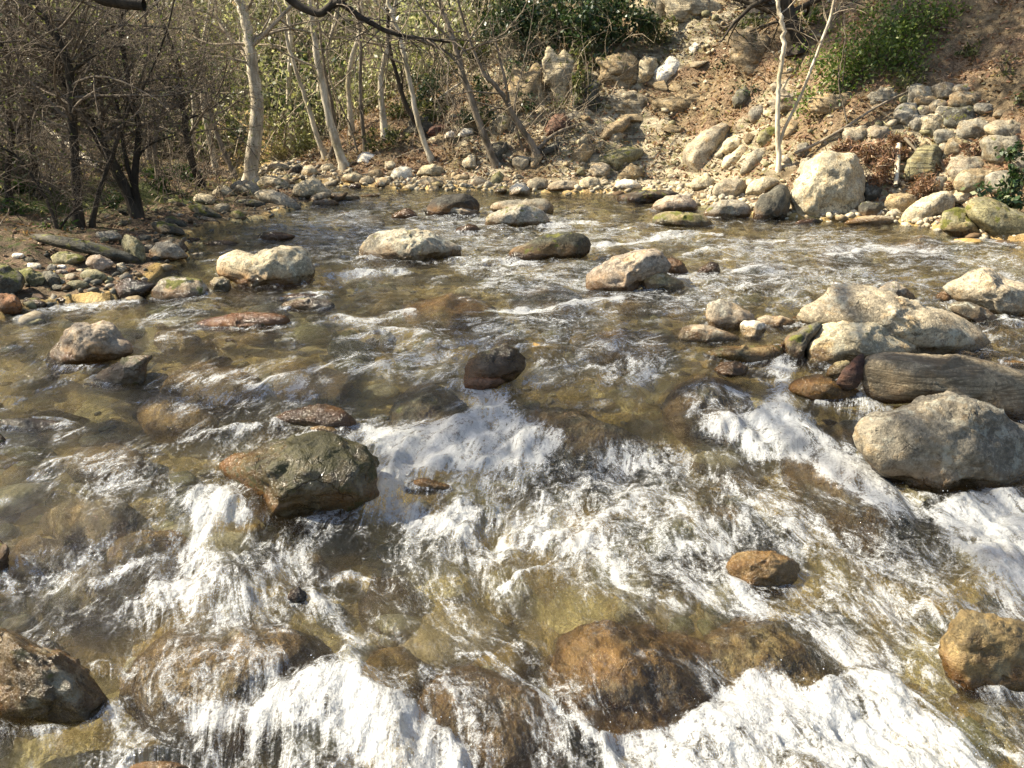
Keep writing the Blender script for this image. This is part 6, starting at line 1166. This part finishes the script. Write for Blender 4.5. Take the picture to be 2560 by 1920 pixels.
# evergreen and ivy masses of the middle and upper slope
for k, (bx, mt, sz, lb) in enumerate([
    ([(330, 300, 560, 420), (380, 180, 520, 330)], 0, .05, "dark evergreen around the top of the dark trunk behind the slender white tree"),
    ([(640, 240, 900, 380), (700, 120, 960, 280)], 0, .045, "deep green foliage left of the leaning brown tree's upper stem"),
    ([(860, 260, 1060, 420)], 1, .04, "olive bush behind the upper stem of the leaning brown tree"),
    ([(0, 560, 160, 760), (100, 480, 250, 640)], 1, .045, "olive scrub behind the root-footed pale tree"),
    ([(1180, 60, 1380, 240), (1080, -40, 1300, 80)], 0, .045, "dark shrub between the dark evergreen and the hanging holly"),
    ([(1360, 300, 1480, 420), (1700, 330, 1860, 400)], 0, .04, "ragged holly shoots under the holly crown"),
    ([(1990, 100, 2200, 240)], 1, .035, "sparse green growth on the pale crag near the top middle"),
    ([(400, 780, 540, 900), (260, 820, 380, 930)], 1, .035, "grassy scrub at the foot of the straight slim tree")]):
    bush(lb, 'B', bx, 9, sz, M_OLIVE if mt else M_HOLLY, 200 + k, push=.25)
for k, (bx, lb) in enumerate([
    ([(430, 80, 640, 240), (330, 120, 480, 220)], "thin green sprays left of the forked sapling near the top"),
    ([(850, 20, 1060, 160), (760, 90, 900, 200)], "green shoots between the dark trunk and the sprawling shrub"),
    ([(1400, 440, 1620, 560)], "straggling green tips under the sprawling shrub's right half"),
    ([(2120, 560, 2230, 680)], "dull green plant above the right end of the stacked boulders"),
    ([(1780, 260, 1960, 340)], "small dark plant in the shaded litter at the upper right")]):
    bush(lb, 'C', bx, 6, .032, M_OLIVE if k != 1 else M_BRIGHT, 230 + k)
bush("mossy green ground plants at the foot of the mossy upright stem", 'A', [(280, 1340, 480, 1440), (560, 1180, 760, 1280), (0, 1230, 200, 1340)], 6, .035, M_FERN, 240, narrow=.3)
bush("olive understorey between the black bush and the dark twiggy bush", 'A', [(900, 620, 1120, 800), (980, 800, 1120, 960), (480, 640, 660, 820), (140, 620, 360, 800)], 6, .045, M_OLIVE, 241)
# ---- masses: litter, brush of the far hillside
def mass(name, n, fn, size, mat, seed, h=(0, .05), flat=.7, narrow=.5):
    r = np.random.default_rng(seed); xy = fn(r, n); x, y = xy[:, 0], xy[:, 1]; z = Hq(x, y) + r.uniform(h[0], h[1], len(x)) ; V, F, rn = leaves(r, np.stack([x, y, z], -1), size, flat, narrow)
    o = mesh_np(name, V, F, mat, {'rnd': rn}, smooth=False); tag(o, kind='stuff'); return o
mass('leaf_litter', 56000, in_region(lambda x, y, l, r_, r: (r_ > .7) & (r_ < 9), (-5, 12, 6, 20)), .040, M_DEAD, 61, h=(.0, .045), flat=.5)
mass('fallen_leaves', 9000, in_region(lambda x, y, l, r_, r: (l > .3) & (l < 6), (-9, 0, 3, 18)), .030, M_DEAD, 62, h=(.0, .03))
mass('dry_grass', 9000, in_region(lambda x, y, l, r_, r: (np.maximum(l, r_) > .8) & (fbm(x * .6, y * .6, 2.2, 2) > .05), (-9, 6, 10, 24)), .07, M_GRASS, 63, h=(.0, .07), flat=-.6, narrow=.07)
# woodland brush far behind: clumps of small leaves and bare twigs over the hillside
r = np.random.default_rng(64); hx = r.uniform(-24, 8, 520); hy = 17.5 + 22 * r.random(520) ** 1.3; okh = sdist(LPOLY, hx, hy) + 99 > 0
Cs = []; tw = []
for x, y in zip(hx, hy):
    z = float(Hq(x, y)); rr = r.uniform(.5, 1.3); n = int(r.uniform(160, 340)); Cs.append(clump_points(r, (x, y, z + rr * .7), (rr, rr, rr * 1.0), n, 6, .3))
    for _ in range(7): tw.append(limb(r, (x + r.normal() * .5, y + r.normal() * .5, z), (r.normal() * .4, r.normal() * .4, 1), r.uniform(1.2, 3.2), .016, 5, .4, 0, .3))
for nm_, sub_, mt_, sz_ in (('woodland', [c for i, c in enumerate(Cs) if i % 10 > 3], M_PALELEAF, .060), ('woodland', [c for i, c in enumerate(Cs) if i % 10 in (0, 1, 2)], M_OLIVE, .085), ('woodland', [c for i, c in enumerate(Cs) if i % 10 == 3], M_HOLLY, .10)):
    V, F, rn = leaves(r, np.vstack(sub_), sz_); o = mesh_np(nm_, V, F, mt_, {'rnd': rn}, smooth=False); tag(o, kind='stuff')
V, F = tubes(tw, 3); o = mesh_np('undergrowth', V, F, M_DRYTWIG); tag(o, kind='stuff')
# brush of bare twigs filling the slope behind the far bank trees
r = np.random.default_rng(65); tw = []
for _ in range(420):
    u, v = r.uniform(200, 620), r.uniform(40, 165)
    t, p = hit(u, v)
    if p[1] < 13.2: continue
    grow(r, p, (r.normal() * .5, r.normal() * .5, 1), r.uniform(.5, 1.6), .009, 1, 3, .5, .1, tw)
V, F = tubes(tw, 3); o = mesh_np('brush', V, F, M_DRYTWIG); tag(o, kind='stuff')
tw = []
for _ in range(500):
    u, v = r.uniform(-60, 235), r.uniform(100, 205)
    t, p = hit(u, v); grow(r, p, (r.normal() * .6, r.normal() * .5, 1), r.uniform(.5, 1.8), .008, 1, 4, .6, -.1, tw)
V, F = tubes(tw, 3); o = mesh_np('dark_brush', V, F, M_TWIG); tag(o, kind='stuff')

# ---- the trees standing outside the frame on the left bank, whose crowns shade the stream
r = np.random.default_rng(90)
SUNNY = [(430, 840, 400, 95), (170, 1120, 260, 120), (600, 950, 240, 70), (1640, 1230, 110, 60), (2140, 1410, 120, 90), (1750, 700, 330, 80), (1900, 860, 300, 60), (570, 580, 130, 50), (880, 530, 110, 40), (1300, 490, 300, 45),
         (1500, 600, 200, 60), (1370, 590, 100, 50), (1900, 1600, 200, 50), (190, 740, 90, 50), (1100, 430, 90, 20), (2050, 1000, 120, 60), (1300, 780, 130, 30)]
sp = []
for cu, cv, ru, rv in SUNNY:
    c = on_water(np.array([cu * .4629]), np.array([cv * .4629]))[0]; e = on_water(np.array([(cu + ru) * .4629]), np.array([cv * .4629]))[0]; f = on_water(np.array([cu * .4629]), np.array([(cv - rv) * .4629]))[0]
    sp.append((c[0], c[1], max(e[0] - c[0], .12), max(f[1] - c[1], .12)))
PX, PY = [], []
for _try in range(3200):
    x, y = r.uniform(-9, 7), r.uniform(.3, 17)
    if fbm(x * .55, y * .55, 3.3, 2) < -.12: continue
    if y > 9.6 + .2 * x and not (x < -2.6 - .16 * max(y - 9, 0) * 1.0 and y < 15.5): continue
    if x > 4.2 and y > 6: continue
    d = 1.0
    for a, b, rx, ry in sp:
        if ((x - a) / rx) ** 2 + ((y - b) / ry) ** 2 < 1.15: d = 0
    if r.random() < d * (.6 if x < -2.6 else (.82 if y < 3.4 else .72) if x < 1 or y < 3.5 else .5): PX.append(x); PY.append(y)
PX, PY = np.array(PX), np.array(PY); hh = r.uniform(5.8, 8.6, len(PX)); Q = np.stack([PX, PY, W0(PX, PY)], -1) + sun_dir[None] * (hh / sun_dir[2])[:, None]
roots = [(-9.0, 4.4), (-8.2, -1.5), (-13.5, 9.2), (-12.5, 1.5), (-15.5, 5.5)]
near_ = np.argmin([np.hypot(Q[:, 0] - a, Q[:, 1] - b) for a, b in roots], 0)
names_ = ["tall evergreen oak on the left bank beside the picture, one limb hanging over the stream", "tall shading tree on the left bank behind the viewer", "tall shading tree far left beside the thicket", "shading tree between two others on the left bank outside the picture", "outermost shading tree of the left bank"]
for k, (a, b) in enumerate(roots):
    q = Q[near_ == k]
    if not len(q): continue
    z0 = float(Hq(a, b)) - .1; root = empty('shade_tree', (a, b, z0)); tag(root, names_[k], 'tree')
    cen_ = q.mean(0); out = []
    tp = smooth_path(np.array([[a, b, z0], [a + .2, b, z0 + 2], [a * .8 + cen_[0] * .2, b * .8 + cen_[1] * .2, z0 + 4.6], [cen_[0], cen_[1], 6.9]])); V, F = tubes([(tp, np.linspace(.24, .09, len(tp)))], 10); mesh_np('trunk', V, F, M_GREYBARK, parent=root)
    for j in range(0, len(q), 5):
        i = int(np.argmin(np.linalg.norm(tp - q[j] * .8 - cen_ * .2, axis=1))); i = max(i, len(tp) // 2); m_ = .5 * (tp[i] + q[j]) + r.normal(size=3) * .2
        out.append((smooth_path(np.array([tp[i], m_, q[j]]), 3), np.linspace(.035, .012, 7)))
    V, F = tubes(out, 4); mesh_np('branch', V, F, M_GREYBARK, parent=root)
    C = (q[:, None] + r.normal(size=(len(q), 24, 3)) * np.array([.17, .17, .12])).reshape(-1, 3); V, F, rn = leaves(r, C, .058, 0, .55); mesh_np('crown', V, F, M_HOLLY, {'rnd': rn}, smooth=False, parent=root)
    if k == 0:       # the limb that crosses the top of the picture
        yb = 5.6
        def P_(crop, s_): 
            a_ = pts(crop, s_); return pixplane(a_, yb, .0)[0]
        w = P_('B', "-250,-60 -130,40 0,92 80,22 130,18 250,108 330,150 400,190 480,212 560,228 700,242 800,262"); st0 = np.vstack([[tp[-4], .5 * (tp[-4] + w[0]) + np.array([0, 0, .5])], w]); L1 = smooth_path(st0)
        w2 = P_('B', "560,222 640,255 720,285 790,330 850,400 880,470"); w3 = P_('A', "560,-60 640,-8 760,16 885,30"); w4 = P_('B', "110,12 180,-20 260,-60")
        lim = [(L1, np.linspace(.034, .008, len(L1))), (smooth_path(w2), np.linspace(.016, .005, 26)), (smooth_path(w4), np.linspace(.02, .012, 11))]
        V, F = tubes(lim[:1], 8); mesh_np('branch', V, F, M_DARKBARK, parent=root)
        tw = [lim[1], lim[2]]
        for _ in range(34):
            i = int(r.integers(len(L1) // 3, len(L1))); grow(r, L1[i], (r.normal(), r.normal() * .4, r.normal() * .7), r.uniform(.3, .9), .006, 1, 4, .7, -.1, tw)
        V, F = tubes(tw, 4); mesh_np('twigs', V, F, M_TWIG, parent=root)
        V, F = tubes([(smooth_path(np.vstack([[tp[-4] + .1], w3])), np.linspace(.06, .04, 21))], 8); mesh_np('branch', V, F, M_DARKBARK, parent=root)

# ---- labels of the loose stones, from where they lie
def stone_labels():
    words_c = {'cream': 'cream', 'pale': 'pale', 'tan': 'tan', 'white': 'white', 'lgrey': 'light grey', 'grey': 'mid grey', 'slate': 'dark grey', 'olive': 'olive', 'pink': 'pinkish', 'brown': 'brown'}
    groups = {}
    for s in STONES:
        o, u, v, sz, c, i, cl = s
        size = 'tiny' if sz < 7 else 'small' if sz < 10.5 else 'larger'; moss = ' mossy' if i >= 7 else ''
        d = sorted(((abs(u - a) + 1.5 * abs(v - b), (a, b, p)) for a, b, p in LAND if p), key=lambda q: q[0])[0][1]
        side = ('left of' if u < d[0] else 'right of') if abs(u - d[0]) > abs(v - d[1]) else ('above' if v < d[1] else 'below')
        key = '%s%s %s stone in %s %s %s' % (size, moss, words_c[c], cl, side, d[2])
        groups.setdefault(key, []).append((u, o, cl))
    nth = ['leftmost', 'second', 'third', 'fourth', 'fifth', 'sixth', 'seventh', 'eighth', 'ninth', 'tenth', '11th', '12th', '13th', '14th']
    seen = {}
    for key, L in groups.items():
        L.sort(key=lambda q: q[0])
        for k, (u, o, cl) in enumerate(L):
            lab = key
            if len(L) > 1: lab = (nth[0] if k == 0 else 'rightmost' if k == len(L) - 1 else nth[min(k, 13)] + ' from left') + ' ' + key
            w = lab.split()
            if len(w) > 16: lab = lab.replace(' in ' + cl, '', 1); w = lab.split()
            if len(w) > 16: lab = ' '.join(x for x in w if x not in ('the', 'a', 'with'))
            if lab in seen: lab = ('lower ' if o.location.z < seen[lab] else 'upper ') + lab
            seen[lab] = o.location.z
            tag(o, lab, 'stone', 'loose stones of ' + cl.replace('the ', 'the ', 1))
stone_labels()
print("script total %.1fs" % (time.time() - T_START))
